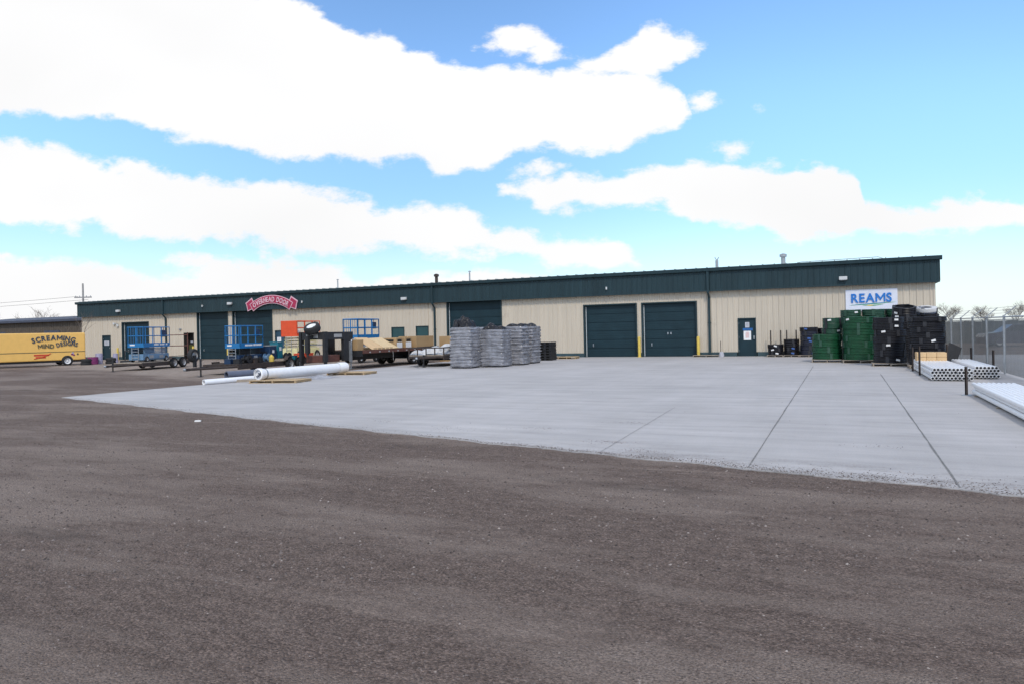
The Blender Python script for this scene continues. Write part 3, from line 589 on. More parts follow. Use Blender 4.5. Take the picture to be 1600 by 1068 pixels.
os_ = empty('banner_sign', (-39.12, FY - .06, 4.14), 0, 'crimson arched ribbon sign with pale letters on the green fascia', 'sign')
RA = 3.47; CZ = -3.13                     # arch radius and centre height
def arc_band(r0, r1, a0, a1, y0, y1, zoff=0):
    b = MB(); n = 28; vs = []; fs = []
    for k in range(n + 1):
        t = a0 + (a1 - a0) * k / n; s, c = math.sin(t), math.cos(t)
        for r_, y in ((r0, y0), (r1, y0), (r1, y1), (r0, y1)): vs.append((r_ * s, y, CZ + r_ * c * 1.0 + zoff))
    for k in range(n):
        o = 4 * k
        for q in range(4): fs.append((o + q, o + (q + 1) % 4, o + 4 + (q + 1) % 4, o + 4 + q))
    fs += [(0, 1, 2, 3), (4 * n, 4 * n + 3, 4 * n + 2, 4 * n + 1)]
    return b.add(vs, fs)
AA = R(34.0)
arc_band(RA - .32, RA + .32, -AA, AA, -.08, -.02).build('ribbon_edge', M['signpink'], os_)
arc_band(RA - .265, RA + .265, -AA + .018, AA - .018, -.10, -.081).build('ribbon_face', M['signred'], os_)
lb = MB(); L_ = 2 * (AA - .06) * RA
lettering(lb, 'OVERHEAD DOOR', L_ * .97, 0.36, lambda s: Matrix.Translation((RA * math.sin((s / L_ - .485) * L_ / RA), -.115, CZ + RA * math.cos((s / L_ - .485) * L_ / RA))) @ Matrix.Rotation((s / L_ - .485) * L_ / RA, 4, 'Y') @ FRONT @ Matrix.Translation((0, -.18, 0)), gap=.12)
lb.build('lettering', M['signpink'], os_)
for s in (-1, 1):
    pts = [(1.72 * s, .18), (1.92 * s, .52), (2.56 * s, .14), (2.46 * s, -.08), (2.36 * s, -.50), (1.86 * s, -.34)]
    F = Matrix(((1, 0, 0, 0), (0, 0, 1, 0), (0, 1, 0, 0), (0, 0, 0, 1)))
    MB().prism(pts, -.05, -.012, F).build('ribbon_edge', M['signpink'], os_)
    c = Vector((2.06 * s, -.06)); q = [(c.x + (x - c.x) * .80, c.y + (z - c.y) * .80) for x, z in pts]
    MB().prism(q, -.065, -.051, F).build('ribbon_face', M['signred'], os_)

# ------------------------------------------------------------------ bollards
def bollard(x, y, h, lab):
    o = empty('bollard', (x, y, 0), 0, lab, 'bollard', 'yellow bollards beside the roll up doors')
    b = MB(); b.tube([(0, 0, -.05), (0, 0, h - .04)], .085, 16); b.tube([(0, 0, h - .04), (0, 0, h)], .085, 16, r2=.04); b.build('post', M['yellow'], o, True)
    MB().box(-.14, .14, -.14, .14, 0, .012).build('base_plate', M['yellow'], o)
bollard(-56.25, WALL - .35, 1.02, 'yellow bollard left of the roll up door nearest the far end')
bollard(-47.42, WALL - .32, 1.05, 'yellow bollard between the open doorway and a tall roll up door')
bollard(-43.68, WALL - .32, 1.08, 'yellow bollard between the two tall roll up doors under the ribbon sign')
bollard(-10.92, WALL - .30, 1.20, 'yellow bollard between the pair of roll up doors at centre right')
bollard(-7.46, WALL - .30, 1.16, 'yellow bollard at the right jamb of the right hand roll up door')
# ------------------------------------------------------------------ pallets
def pallet(x, y, w, d, rz, lab, m='wood', z=0.0, h=0.12, group='timber pallets', parts=True, name='pallet'):
    o = empty(name, (x, y, z), rz, lab, 'pallet', group)
    n = max(5, round(d / 0.16)); s = d / n; b = MB()
    for k in range(n): b.box(-w / 2, w / 2, -d / 2 + k * s + .012, -d / 2 + (k + 1) * s - .012, h - .02 + random.uniform(-.002, .002), h)
    b.build('top_boards', M[m], o)
    for q in (-w / 2 + .02, -.02, w / 2 - .06):
        MB().box(q, q + .04, -d / 2, d / 2, .018, h - .021).build('stringer', M[m], o)
    b = MB()
    for q in (-d / 2, -.05, d / 2 - .1): b.box(-w / 2, w / 2, q, q + .1, 0, .017)
    b.build('bottom_boards', M[m], o)
    return o

# ------------------------------------------------------------------ coils of plastic pipe
def coil_profile(ro, ri, h, loops):
    q = []; r = h / loops / 2
    for k in range(loops):
        for t in (-60, -20, 20, 60): q.append((ro - r + r * math.cos(R(t)), k * 2 * r + r + r * math.sin(R(t)) * 1.05))
    q += [(ro - 2.2 * r, h), ((ro + ri) / 2, h - .008), (ri + 1.5 * r, h)]
    for k in reversed(range(loops)): q += [(ri, k * 2 * r + 1.6 * r), (ri + .3 * r, k * 2 * r + .2 * r)]
    q += [(ri + 1.5 * r, 0), (ro - 2.2 * r, 0)]
    return q
def make_coil(R0, h, m, strapm, loops, loc, rz, lab, group, tagat=None, tagm='tag', inner=0.55, cat='pipe coil', name='pipe_coil', straps=4, tilt=(0, 0)):
    o = empty(name, loc, rz, lab, cat, group); o.rotation_euler = (tilt[0], tilt[1], rz)
    MB().lathe(coil_profile(R0, R0 * inner, h, loops), 44, closed=True).build('windings', M[m], o, True)
    for k in range(straps):
        a = 2 * math.pi * (k + .5) / straps; Mz = Matrix.Rotation(a, 4, 'Z'); b = MB(); w = .06; e = .008
        b.box(R0 - .002, R0 + e, -w, w, -.0, h + e, Mz); b.box(R0 * inner - e, R0 + e, -w, w, h + .001, h + e, Mz)
        b.build('strap', M[strapm], o)
    if tagat is not None:
        for ta, tz in tagat:
            Mz = Matrix.Rotation(ta - rz, 4, 'Z'); b = MB().box(R0 + .004, R0 + .016, -.075, .075, h * tz - .035, h * tz + .04, Mz @ Matrix.Rotation(random.uniform(-.3, .3), 4, 'X')); b.build('tag', M[tagm], o)
    return o
TOCAM = lambda x, y: math.atan2(-y, -x)
def pile(x, y, specs, m, strapm, desc, group, z=0.12, tags={}, tagm='tag', loops=4, inner=0.55, jit=0.02):
    n = len(specs)
    for k, (r0, h) in enumerate(specs):
        od = 'topmost' if k == n - 1 else ('bottom' if k == 0 else ORD[k]); suffix = '' if k in (0, n - 1) else ' from the bottom'
        lab = f'{od} {desc[0]}{suffix} {desc[1]}'
        px_, py_ = x + random.uniform(-jit, jit), y + random.uniform(-jit, jit)
        tg = [(TOCAM(x, y) + a, b) for a, b in tags.get(k, [])] or None
        make_coil(r0, h - .004, m, strapm, loops, (px_, py_, z), random.uniform(0, 6.28), lab, group, tg, tagm, inner)
        z += h
    return z
GR = 'stacked coils of plastic pipe'
pallet(-0.55, 35.75, 1.30, 1.25, 0, 'low pale pallet under the left short green coil stack', 'greywood', h=.13)
zt = pile(-0.55, 35.75, [(.62, .28)] * 4, 'pipegreen', 'strap', ('wide green coil', 'of the shorter green stack'), GR, .13)
pile(-0.33, 35.85, [(.42, .24)] * 3, 'pipegreen2', 'strapblack', ('narrow green coil', 'atop the shorter green stack'), GR, zt, {2: [(-.25, .6)], 0: [(.75, .6)]})
pallet(0.78, 35.15, 1.42, 1.3, 0, 'low pale pallet under the tallest green coil stack', 'greywood', h=.13)
pile(0.78, 35.15, [(.67, .265)] * 7, 'pipegreen', 'strap', ('wide green coil', 'of the tall front green stack'), GR, .13, {6: [(-.75, .6)]})
pile(0.47, 36.65, [(.44, .29)] * 8, 'pipegreen2', 'strap', ('narrow green coil', 'of the pile behind, left under the sign'), GR, 0.0, {7: [(.55, .6)]})
pile(1.40, 36.65, [(.47, .29)] * 8, 'pipegreen2', 'strap', ('narrow green coil', 'of the pile behind, middle under the sign'), GR, 0.0)
pile(2.30, 37.0, [(.42, .29)] * 8, 'pipegreen2', 'strapblack', ('dark green coil', 'of the pile behind, right under the sign'), GR, 0.0)
pallet(1.79, 32.55, 1.30, 1.25, 0, 'grey pallet under the front black coil stack', 'greywood', h=.12)
zt = pile(1.79, 32.55, [(.585, .26)] * 5, 'pipeblack', 'strapblack', ('wide black coil', 'of the front black stack'), GR, .12, {0: [(.45, .5)], 2: [(-.05, .7)], 4: [(-.35, .75)]})
pile(1.76, 32.6, [(.55, .245)] * 2, 'pipeblack', 'strapblack', ('black coil', 'on top of the front black stack'), GR, zt, {0: [(.55, .6)], 1: [(.5, .6)]})
pallet(2.95, 31.0, 1.30, 1.30, 0, 'grey pallet under the right hand black coil stack', 'greywood', h=.12)
pile(2.95, 31.0, [(.60, .20)] * 8 + [(.64, .17)], 'pipeblack', 'strapblack', ('black coil', 'of the right hand black stack'), GR, .12, {4: [(.35, .5)]}, loops=3, inner=.72)
zt = pile(2.42, 34.0, [(.46, .29)] * 7, 'pipeblack', 'strapblack', ('black coil', 'of the pile between the two black stacks'), GR, 0.0, {6: [(-.6, .7)]}, inner=.7)
make_coil(.44, .34, 'pipeblack', 'strapblack', 5, (2.42, 34.0, zt), .4, 'open black coil crowning the pile in front of the wall sign corner', GR, [(TOCAM(2.4, 34) - .75, .35)], inner=.80, tilt=(R(13), R(-3)))
zt = pile(3.30, 34.6, [(.45, .29)] * 7, 'pipeblack', 'strapblack', ('black coil', 'of the pile under the white wrapped coil'), GR, 0.0)
make_coil(.42, .27, 'slate', 'strapblack', 4, (3.26, 34.6, zt), .4, 'grey coil in white plastic wrap at the top right of the stacks', GR, None, inner=.5, tilt=(R(11), 0))
o = MB().lathe([(.425, -.13), (.43, -.02), (.415, .02), (.30, .045), (.22, .02)], 40).build('plastic_wrap', M['tarp'], None, True); o.location = (3.26, 34.6 - .055, zt + .25); o.rotation_euler[0] = R(11)
tag(o, 'crinkled white wrap lying on the top right coil', 'plastic wrap')
# black and navy coils by the wall with iron stakes
def staked(x, y, wd, hgts, m, desc, tagm, tags, stakeh, poly='pipeblack'):
    pallet(x, y, wd + .06, .9, 0, f'thin pallet carrying the {desc}', 'greywood', h=.10)
    pile(x, y, [(wd / 2, h) for h in hgts], m, 'strapblack', ('black coil', f'of the {desc}'), GR, .10, tags, tagm, loops=2, inner=.5, jit=.005)
    if stakeh:
        for s, nm in ((-1, 'left'), (1, 'right')):
            o = MB().tube([(0, 0, 0.0), (0, 0, stakeh)], .035, 8).build('stake', M['rust']); o.location = (x + s * (wd / 2 - .14) - .02, y + wd / 2 + .06, 0); tag(o, f'{nm} iron stake behind the {desc}', 'stake', 'iron stakes by the wall')
staked(-3.21, 41.7, .80, [.19] * 3, 'pipeblack', 'low three coil stack near the door', 'tag', {0: [(.1, .5)], 1: [(-.35, .5)], 2: [(-.1, .6)]}, 1.42)
staked(-2.40, 41.7, .76, [.21] * 4, 'pipeblack', 'four coil stack left of the navy one', 'bluetag', {0: [(.1, .5)], 1: [(.1, .7)]}, 1.42)
pallet(-1.52, 41.5, .95, .95, 0, 'thin pallet carrying the tall navy coil stack', 'greywood', h=.10)
zt = pile(-1.52, 41.5, [(.44, .25)] * 5, 'pipenavy', 'strapblack', ('navy coil', 'of the stack by the wall'), GR, .10, {0: [(.4, .5)], 3: [(0, .5), (.15, -.1)]}, 'bluetag', loops=3, inner=.5)
make_coil(.46, .20, 'pipeblack', 'strapblack', 3, (-1.52, 41.5, zt), .3, 'wide black coil capping the tall navy coil stack', GR, [(TOCAM(-1.5, 41.5) - .35, .6)], 'bluetag')
pile(-0.78, 41.9, [(.34, .25)] * 6, 'pipeblack', 'strapblack', ('black coil', 'of the stack right of the navy one'), GR, 0.0, loops=3)

# ------------------------------------------------------------------ white pipe bundles between iron posts on the right
def pipe_mesh(L_, ro, ri, n=12):
    return MB().lathe([(ro, 0), (ro, L_), (ri, L_), (ri, 0)], n, Matrix.Rotation(R(-90), 4, 'X'), closed=True)
def bundle(x0, y0, nx, nz, r, L_, desc, group):
    me = None; dark = None
    for k in range(nz):
        for i in range(nx - (k % 2)):
            x = x0 + r + (i + .5 * (k % 2)) * 2 * r * 1.02; z = .03 + r + k * r * 1.76; dy = random.uniform(-.05, .03)
            if me is None:
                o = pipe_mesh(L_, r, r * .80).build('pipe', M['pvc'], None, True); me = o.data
                d = MB().lathe([(0.001, .06), (r * .795, .03), (r * .795, L_ - .06), (0.001, L_ - .06)], 12, Matrix.Rotation(R(-90), 4, 'X')).build('dark_plug', M['tube_in'], o); dark = d.data  # dark plug paints the shade in the hollow pipe ends
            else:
                o = bpy.data.objects.new('pipe', me); COL.objects.link(o); d = bpy.data.objects.new('dark_plug', dark); COL.objects.link(d); d.parent = o
            o.location = (x, y0 + dy, z)
            tag(o, f'white plastic pipe in the {desc}', 'pipe', group)
    for q in (y0 + .5, y0 + L_ * .5, y0 + L_ - .5):
        s = MB().box(x0 - .02, x0 + nx * 2 * r * 1.02 + .02, q - .05, q + .05, 0, .028).build('timber_skid', M['greywood']); tag(s, f'thin timber skid under the {desc}, {"front" if q < y0 + 1 else "rear" if q > y0 + L_ - 1 else "middle"} one', 'skid')
bundle(2.36, 24.05, 11, 4, .047, 6.0, 'bundle right of the tall iron posts', 'white pipes in the near bundle')
bundle(3.55, 25.0, 7, 4, .047, 5.0, 'bundle next to the fence', 'white pipes by the fence')
bundle(2.74, 13.6, 9, 3, .047, 6.0, 'bundle at the right edge, nearest the viewer', 'white pipes nearest the viewer')
def post(x, y, h, lab):
    o = empty('iron_post', (x, y, 0), 0, lab, 'post', 'iron posts beside the pipe bundles')
    b = MB(); b.box(-.028, .028, -.008, .008, 0, h); b.box(-.028, -.012, -.008, .048, 0, h); b.build('upright', M['rust'], o)
    MB().box(-.10, .10, -.09, .09, 0, .014).build('foot_plate', M['galv'], o)
post(2.27, 28.55, .84, 'rusty iron post at the far end of the white pipe bundle'); post(2.29, 26.4, .93, 'rusty iron post beside the middle of the white pipe bundle')
post(2.62, 19.45, .66, 'rusty iron post at the right edge with a pale foot plate')
post(3.42, 29.6, .9, 'rusty iron post behind the tan cartons'); post(4.25, 30.3, .75, 'rusty iron post close to the fence foot'); post(4.25, 26.2, .8, 'rusty iron post beside the pipe bundle next to the fence')
for k in range(2):
    for i in range(3):
        o = MB().box(-.15, .15, -.35, .35, 0, .155, bev=.018).build('carton', M['cartonpale']); o.location = (2.57 + .305 * i, 29.2, .33 + k * .158)
        tag(o, f'{["left", "middle", "right"][i]} tan carton of the {["lower", "upper"][k]} row on the white pipes', 'carton', 'tan cartons on the white pipes')
o = MB().box(-.24, .24, -.012, .012, 0, .95, bev=.008).build('rubber_mat', M['black']); o.location = (3.52, 30.5, .0); o.rotation_euler = (R(-12), R(26), R(20)); tag(o, 'black sheet leaning over beside the tan cartons', 'sheet')

# ------------------------------------------------------------------ shrink wrapped pallets of grey bags
def pillow(lx, ly, h, seed):  # one stuffed bag
    rnd = random.Random(seed); b = MB(); nx, ny = 9, 6; vs = []; fs = []
    for s in (1, -1):
        for j in range(ny + 1):
            for i in range(nx + 1):
                u, v_ = i / nx * 2 - 1, j / ny * 2 - 1
                e = (1 - abs(u) ** 5) * (1 - abs(v_) ** 5)
                zz = s * (h / 2) * (0.32 + .68 * e ** .35) if e > 0 else s * h * .10
                vs.append((u * lx / 2 + rnd.uniform(-.006, .006), v_ * ly / 2 + rnd.uniform(-.008, .008), zz + rnd.uniform(-.008, .008) + h / 2))
    m_ = (nx + 1) * (ny + 1)
    for s in range(2):
        for j in range(ny):
            for i in range(nx):
                a = s * m_ + j * (nx + 1) + i; f = (a, a + 1, a + nx + 2, a + nx + 1); fs.append(f if s == 0 else f[::-1])
    ring = [i for i in range(nx + 1)] + [(j + 1) * (nx + 1) - 1 for j in range(1, ny + 1)] + [ny * (nx + 1) + i for i in range(nx - 1, -1, -1)] + [j * (nx + 1) for j in range(ny - 1, 0, -1)]
    for k in range(len(ring)): a, c = ring[k], ring[(k + 1) % len(ring)]; fs.append((a, a + m_, c + m_, c))
    return b.add(vs, fs)
bagm = [pillow(.57, 1.08, .145, s).build('bag', M['bag'], None, True) for s in range(3)]
bagmesh = [o.data for o in bagm]
for o in bagm: bpy.data.objects.remove(o)
def bag_stack(x, y, rz, layers, lab, wd=1.06, hgt=None, seed=0):
    rnd = random.Random(seed)
    o = empty('bag_pallet', (x, y, 0), rz, lab, 'bag pallet', 'wrapped pallets of grey bags')
    b = MB(); b.box(-wd / 2 + .02, wd / 2 - .02, -wd / 2 + .02, wd / 2 - .02, .085, .11)
    for q in (-.48, -.05, .38): b.box(q, q + .1, -.5, .5, 0, .085)
    b.build('skid', M['black'], o)
    z = .11; dz = .128 * 14 / 12 if layers == 12 else .15
    for k in range(layers):
        for s in (-1, 1):
            c = bpy.data.objects.new('bag', bagmesh[rnd.randrange(3)]); COL.objects.link(c); c.parent = o
            bow = 0.02 * math.sin(k / layers * 3.1)
            if k % 2: c.location = (s * (.27 + bow), rnd.uniform(-.03, .03), z)
            else: c.location = (rnd.uniform(-.03, .03), s * (.27 + bow), z); c.rotation_euler[2] = R(90)
            c.rotation_euler[0] += rnd.uniform(-.02, .02); c.rotation_euler[2] += rnd.uniform(-.04, .04) + (math.pi if rnd.random() < .5 else 0)
        z += dz
    # clear film: a thin wrinkled skin round the sides
    vs = []; fs = []; nr, nc = layers * 6, 96; bul = [[rnd.uniform(.30, 1) for _ in range(12)] for _ in range(layers + 1)]; lean = rnd.uniform(-.02, .02)
    for j in range(nr + 1):
        jj = j
        for i in range(nc):
            t = 2 * math.pi * i / nc; c_, s_ = math.cos(t), math.sin(t); k_ = (abs(c_) ** 9 + abs(s_) ** 9) ** (-1 / 9)
            jf = j + (.9 * math.sin(2 * t + seed) + .8 * math.sin(5 * t + .55 * j + seed)) if 0 < j < nr else j
            jf = min(max(jf, 0), nr); ly = min(layers - 1, int(jf // 6)); fr_ = jf / 6 - ly
            sec = (i * 12 // nc + ly % 2) % 12; wob = math.sin((i * 12 / nc % 1) * math.pi)
            r_ = (wd / 2 + .004 + .018 * math.sin(3.0 * j / nr + seed) + .050 * bul[ly][sec] * max(0.0, math.sin(math.pi * min(1.0, fr_ + .02))) ** .6 * (.62 + .38 * wob ** .5 + (.25 if abs(abs(c_) - abs(s_)) < .18 else 0)) + rnd.uniform(-.007, .007)) * k_
            vs.append((c_ * r_ + lean * j / nr, s_ * r_, .06 + (z - .04) * j / nr))
    for j in range(nr):
        for i in range(nc): fs.append((j * nc + i, j * nc + (i + 1) % nc, (j + 1) * nc + (i + 1) % nc, (j + 1) * nc + i))
    MB().add(vs, fs).build('stretch_film', M['film'], o, True)
    return o, z
fm = mat('clear_film', (0.25, 0.25, 0.272), 0.25, 0.42, 2.4, bump=0.6, bscale=8, alpha=.80, spec=.6); M['film'] = fm
def crumple(x, y, z, w, d, h, peaks, lab, seed, rz=0):
    rnd = random.Random(seed); n = 22; vs = []; fs = []; peaks = list(peaks) + [(rnd.uniform(-.7, .7), rnd.uniform(-.7, .7), rnd.uniform(.35, .75), rnd.uniform(.3, .6)) for _ in range(7)]
    for j in range(n + 1):
        for i in range(n + 1):
            u, v_ = i / n * 2 - 1, j / n * 2 - 1; zz = 0.02
            for (pu, pv, ph, pr) in peaks: zz = max(zz, ph * max(0, 1 - (((u - pu) ** 2 + (v_ - pv) ** 2) ** .5 / pr) ** 2.2))
            e = max(abs(u), abs(v_)); zz = zz * (1 - max(0, e - .85) * 5) + rnd.uniform(-.04, .04) * h * (e < .97)
            vs.append((u * w / 2 + rnd.uniform(-.02, .02), v_ * d / 2 + rnd.uniform(-.02, .02), max(0.005, zz * h)))
    for j in range(n):
        for i in range(n): a = j * (n + 1) + i; fs.append((a, a + 1, a + n + 2, a + n + 1))
    o = MB().add(vs, fs).build('plastic_sheet', M['cover'], None, False); o.location = (x, y, z); o.rotation_euler[2] = rz
    tag(o, lab, 'plastic sheet', 'black plastic on the bag pallets'); return o
_, z1 = bag_stack(-16.36, 30.62, R(1), 12, 'wrapped pallet of grey bags nearest the flatbed trailer', seed=1)
crumple(-16.36, 30.6, z1, .98, .98, .58, [(-.55, -.3, .65, .6), (-.1, -.1, 1.0, .55), (.35, -.2, .85, .65), (.55, .4, .6, .5)], 'high crumpled black plastic on the left bag pallet', 1)
_, z2 = bag_stack(-15.28, 31.78, R(2), 11, 'wrapped pallet of grey bags in the middle front of the row', wd=1.16, seed=2)
crumple(-15.3, 31.75, z2, 1.02, 1.0, .36, [(-.35, -.2, 1.0, .6), (.5, .3, .55, .6)], 'black plastic tent on the middle front bag pallet', 2)
_, z3 = bag_stack(-14.95, 33.45, R(3), 12, 'wrapped pallet of grey bags third in the row', seed=3)
crumple(-14.95, 33.45, z3, 1.0, 1.0, .22, [(-.4, 0, .8, .7), (.5, .2, .8, .6)], 'low black plastic on the third bag pallet', 3)
_, z4 = bag_stack(-15.05, 35.1, R(-2), 12, 'wrapped pallet of grey bags at the rear end of the row', seed=4)
crumple(-15.05, 35.1, z4, 1.0, 1.0, .22, [(-.3, 0, .8, .7), (.4, .2, .9, .6)], 'low black plastic on the rear bag pallet', 4)
_, z5 = bag_stack(-16.45, 32.9, R(2), 12, 'wrapped pallet of grey bags hidden behind the two front ones', seed=5)
# black plastic pallets stacked by the wall, and timber pallets lying flat
for k in range(7):
    o = empty('plastic_pallet', (-15.28 + random.uniform(-.02, .02), 38.55 + random.uniform(-.02, .02), k * .148), R(4), f'{"topmost" if k == 6 else ORD[k]} black plastic pallet{"" if k in (0, 6) else " from the bottom"} in the stack right of the bags', 'pallet', 'black plastic pallets')
    b = MB(); b.box(-.40, .40, -.5, .5, .10, .138); b.box(-.40, .40, -.5, .5, 0, .02); b.build('deck', M['black'], o)
    for q in (-.38, -.06, .26): MB().box(q, q + .12, -.48, .48, .021, .099).build('runner', M['black'], o)
pallet(-14.75, 40.6, 1.1, 1.2, R(8), 'timber pallet lying flat left of the centre roll up doors', 'wood'); pallet(-15.55, 40.9, 1.0, 1.1, R(-10), 'grey timber pallet behind the black plastic pallets', 'greywood')
pallet(-6.95, 42.2, 1.5, .7, 0, 'low timber pallet against the wall under the downspout', 'greywood', h=.10)
o = MB().tube([(0, 0, 0), (0, 0, .78)], .018, 6).build('broom_handle', M['rust']); o.location = (-6.18, 42.15, .10); o.rotation_euler = (R(-4), 0, 0); tag(o, 'thin upright rod standing beside the low pallet by the wall', 'rod')
o = MB().lathe([(.001, 0), (.13, 0), (.15, .12), (.11, .26), (.05, .30), (.001, .30)], 16).build('sack', M['bagpale'], None, True); o.location = (-6.1, 41.9, 0); tag(o, 'small grey sack on the ground at the end of the low pallet', 'sack')

# ------------------------------------------------------------------ big white pipes lying on pallets
pallet(-19.0, 20.95, 1.9, 1.2, R(12), 'timber pallet under the near end of the large white pipe', 'wood', h=.10)
pallet(-19.25, 25.6, 1.8, 1.2, R(8), 'timber pallet under the far end of the large white pipe', 'wood', h=.10)
a, b_ = Vector((-19.72, 20.55, .305)), Vector((-19.55, 25.55, .305)); dirv = (b_ - a).normalized()
rot = dirv.to_track_quat('Z', 'Y').to_euler()
wp = empty('large_pipe', a, 0, 'large white plastic pipe lying across two timber pallets', 'pipe'); wp.rotation_euler = rot; Lp = (b_ - a).length
MB().lathe([(.195, 0), (.195, Lp), (.165, Lp), (.165, 0)], 36, closed=True).build('barrel', M['pvcdirty'], wp, True)
MB().lathe([(.195, -.02), (.225, 0), (.225, .16), (.205, .20), (.195, .20)], 36).build('bell_end', M['pvc'], wp, True)
MB().lathe([(.196, .27), (.204, .28), (.204, .34), (.196, .35)], 36).build('clamp_ring', M['galv'], wp, True)
b = MB(); b.lathe([(.001, .05), (.166, .05)], 30); b.build('end_net', M['papergrey'], wp)
for k in range(9):
    b = MB(); t = random.uniform(0, 6.28); r_ = random.uniform(.03, .13); b.tube([(r_ * math.cos(t), r_ * math.sin(t), .06), (r_ * math.cos(t), r_ * math.sin(t), -.005)], .03, 8); b.build('inner_tube', M['pvc'] if k % 2 else M['slate'], wp)
MB().lathe([(.215, Lp - .55), (.222, Lp - .5), (.222, Lp - .06), (.20, Lp + .01), (.001, Lp + .02)], 36).build('far_cap', M['pvc'], wp, True)
def lying(name, p, q, r, m, lab, cat='pipe'):
    p, q = Vector(p), Vector(q); o = MB().lathe([(r, 0), (r, (q - p).length), (r * .8, (q - p).length), (r * .8, 0)], 24, closed=True).build(name, M[m], None, True)
    o.location = p; o.rotation_euler = (q - p).normalized().to_track_quat('Z', 'Y').to_euler(); return tag(o, lab, cat)
lying('white_pipe', (-21.05, 19.25, .10), (-20.45, 25.0, .10), .098, 'pvc', 'slimmer white pipe lying on the slab edge left of the large one')
lying('slate_pipe', (-23.0, 22.2, .15), (-21.6, 27.6, .15), .17, 'slate', 'dark slate pipe lying in front of the equipment trailer')
o = MB().box(-.5, .5, -.10, .10, 0, .10).build('timber_block', M['greywood']); o.location = (-20.5, 20.9, 0); o.rotation_euler[2] = R(30); tag(o, 'grey timber block under the thin pipe ends', 'timber block')
c_ = crumple(-18.9, 23.1, 0.0, 1.0, 1.5, .13, [(0, 0, .8, .9), (-.5, .4, 1, .5)], 'pale grey plastic sheet drooping under the large white pipe', 9, R(10)); c_.data.materials[0] = M['bag']; c_['group'] = ''; del c_['group']
# ------------------------------------------------------------------ scissor lifts (long axis = local y, front faces -y)
def rail_tubes(w, l, z0, h, r=.022, uprights=3):
    """guardrail frames of one platform, as separate sides"""
    def side(p, q, n):
        b = MB(); p, q = Vector(p), Vector(q)
        for zz in (h, h * .52): b.tube([p + Vector((0, 0, zz)), q + Vector((0, 0, zz))], r, 6)
        for k in range(n + 1): t = p.lerp(q, k / n); b.tube([t, t + Vector((0, 0, h))], r, 6)
        return b
    c = [(-w / 2, -l / 2, z0), (w / 2, -l / 2, z0), (w / 2, l / 2, z0), (-w / 2, l / 2, z0)]
    return [side(c[0], c[1], 2), side(c[1], c[2], uprights), side(c[2], c[3], 2), side(c[3], c[0], uprights)]
def wheel(parent, x, y, r, w, rim='rim', name='wheel', z=None, axis='x', ratio=.6):
    z = r if z is None else z
    o = bpy.data.objects.new(name, None); o.empty_display_size = .1; COL.objects.link(o); o.parent = parent; o.location = (x, y, z)
    F = Matrix.Rotation(R(90), 4, 'Y') if axis == 'x' else Matrix.Identity(4)
    pr = [(r * ratio, -w / 2), (r * .90, -w / 2), (r * .98, -w * .36), (r, -w * .2), (r, w * .2), (r * .98, w * .36), (r * .90, w / 2), (r * ratio, w / 2)]
    MB().lathe(pr, 28, F, closed=True).build('tyre', M['rubber'], o, True)
    q = [(.001, w * .30), (r * .16, w * .30), (r * .18, w * .18), (r * .40, w * .10), (r * .5, w * .34), (r * ratio, w * .42), (r * ratio, -w * .42), (r * .5, -w * .34), (r * .40, -w * .10), (r * .18, -w * .18), (r * .16, -w * .30), (.001, -w * .30)]
    b = MB().lathe(q, 24, F)
    b.build('rim', M[rim], o, True)
    for k in range(5):
        t = k * 1.2566; n = MB()
        for s in (1, -1): n.lathe([(.001, s * w * .21), (r * .035, s * w * .21), (r * .035, s * w * .14)], 8, F @ Matrix.Translation((math.cos(t) * r * .26, math.sin(t) * r * .26, 0)))
        n.build('wheel_nut', M['black'], o)
    return o
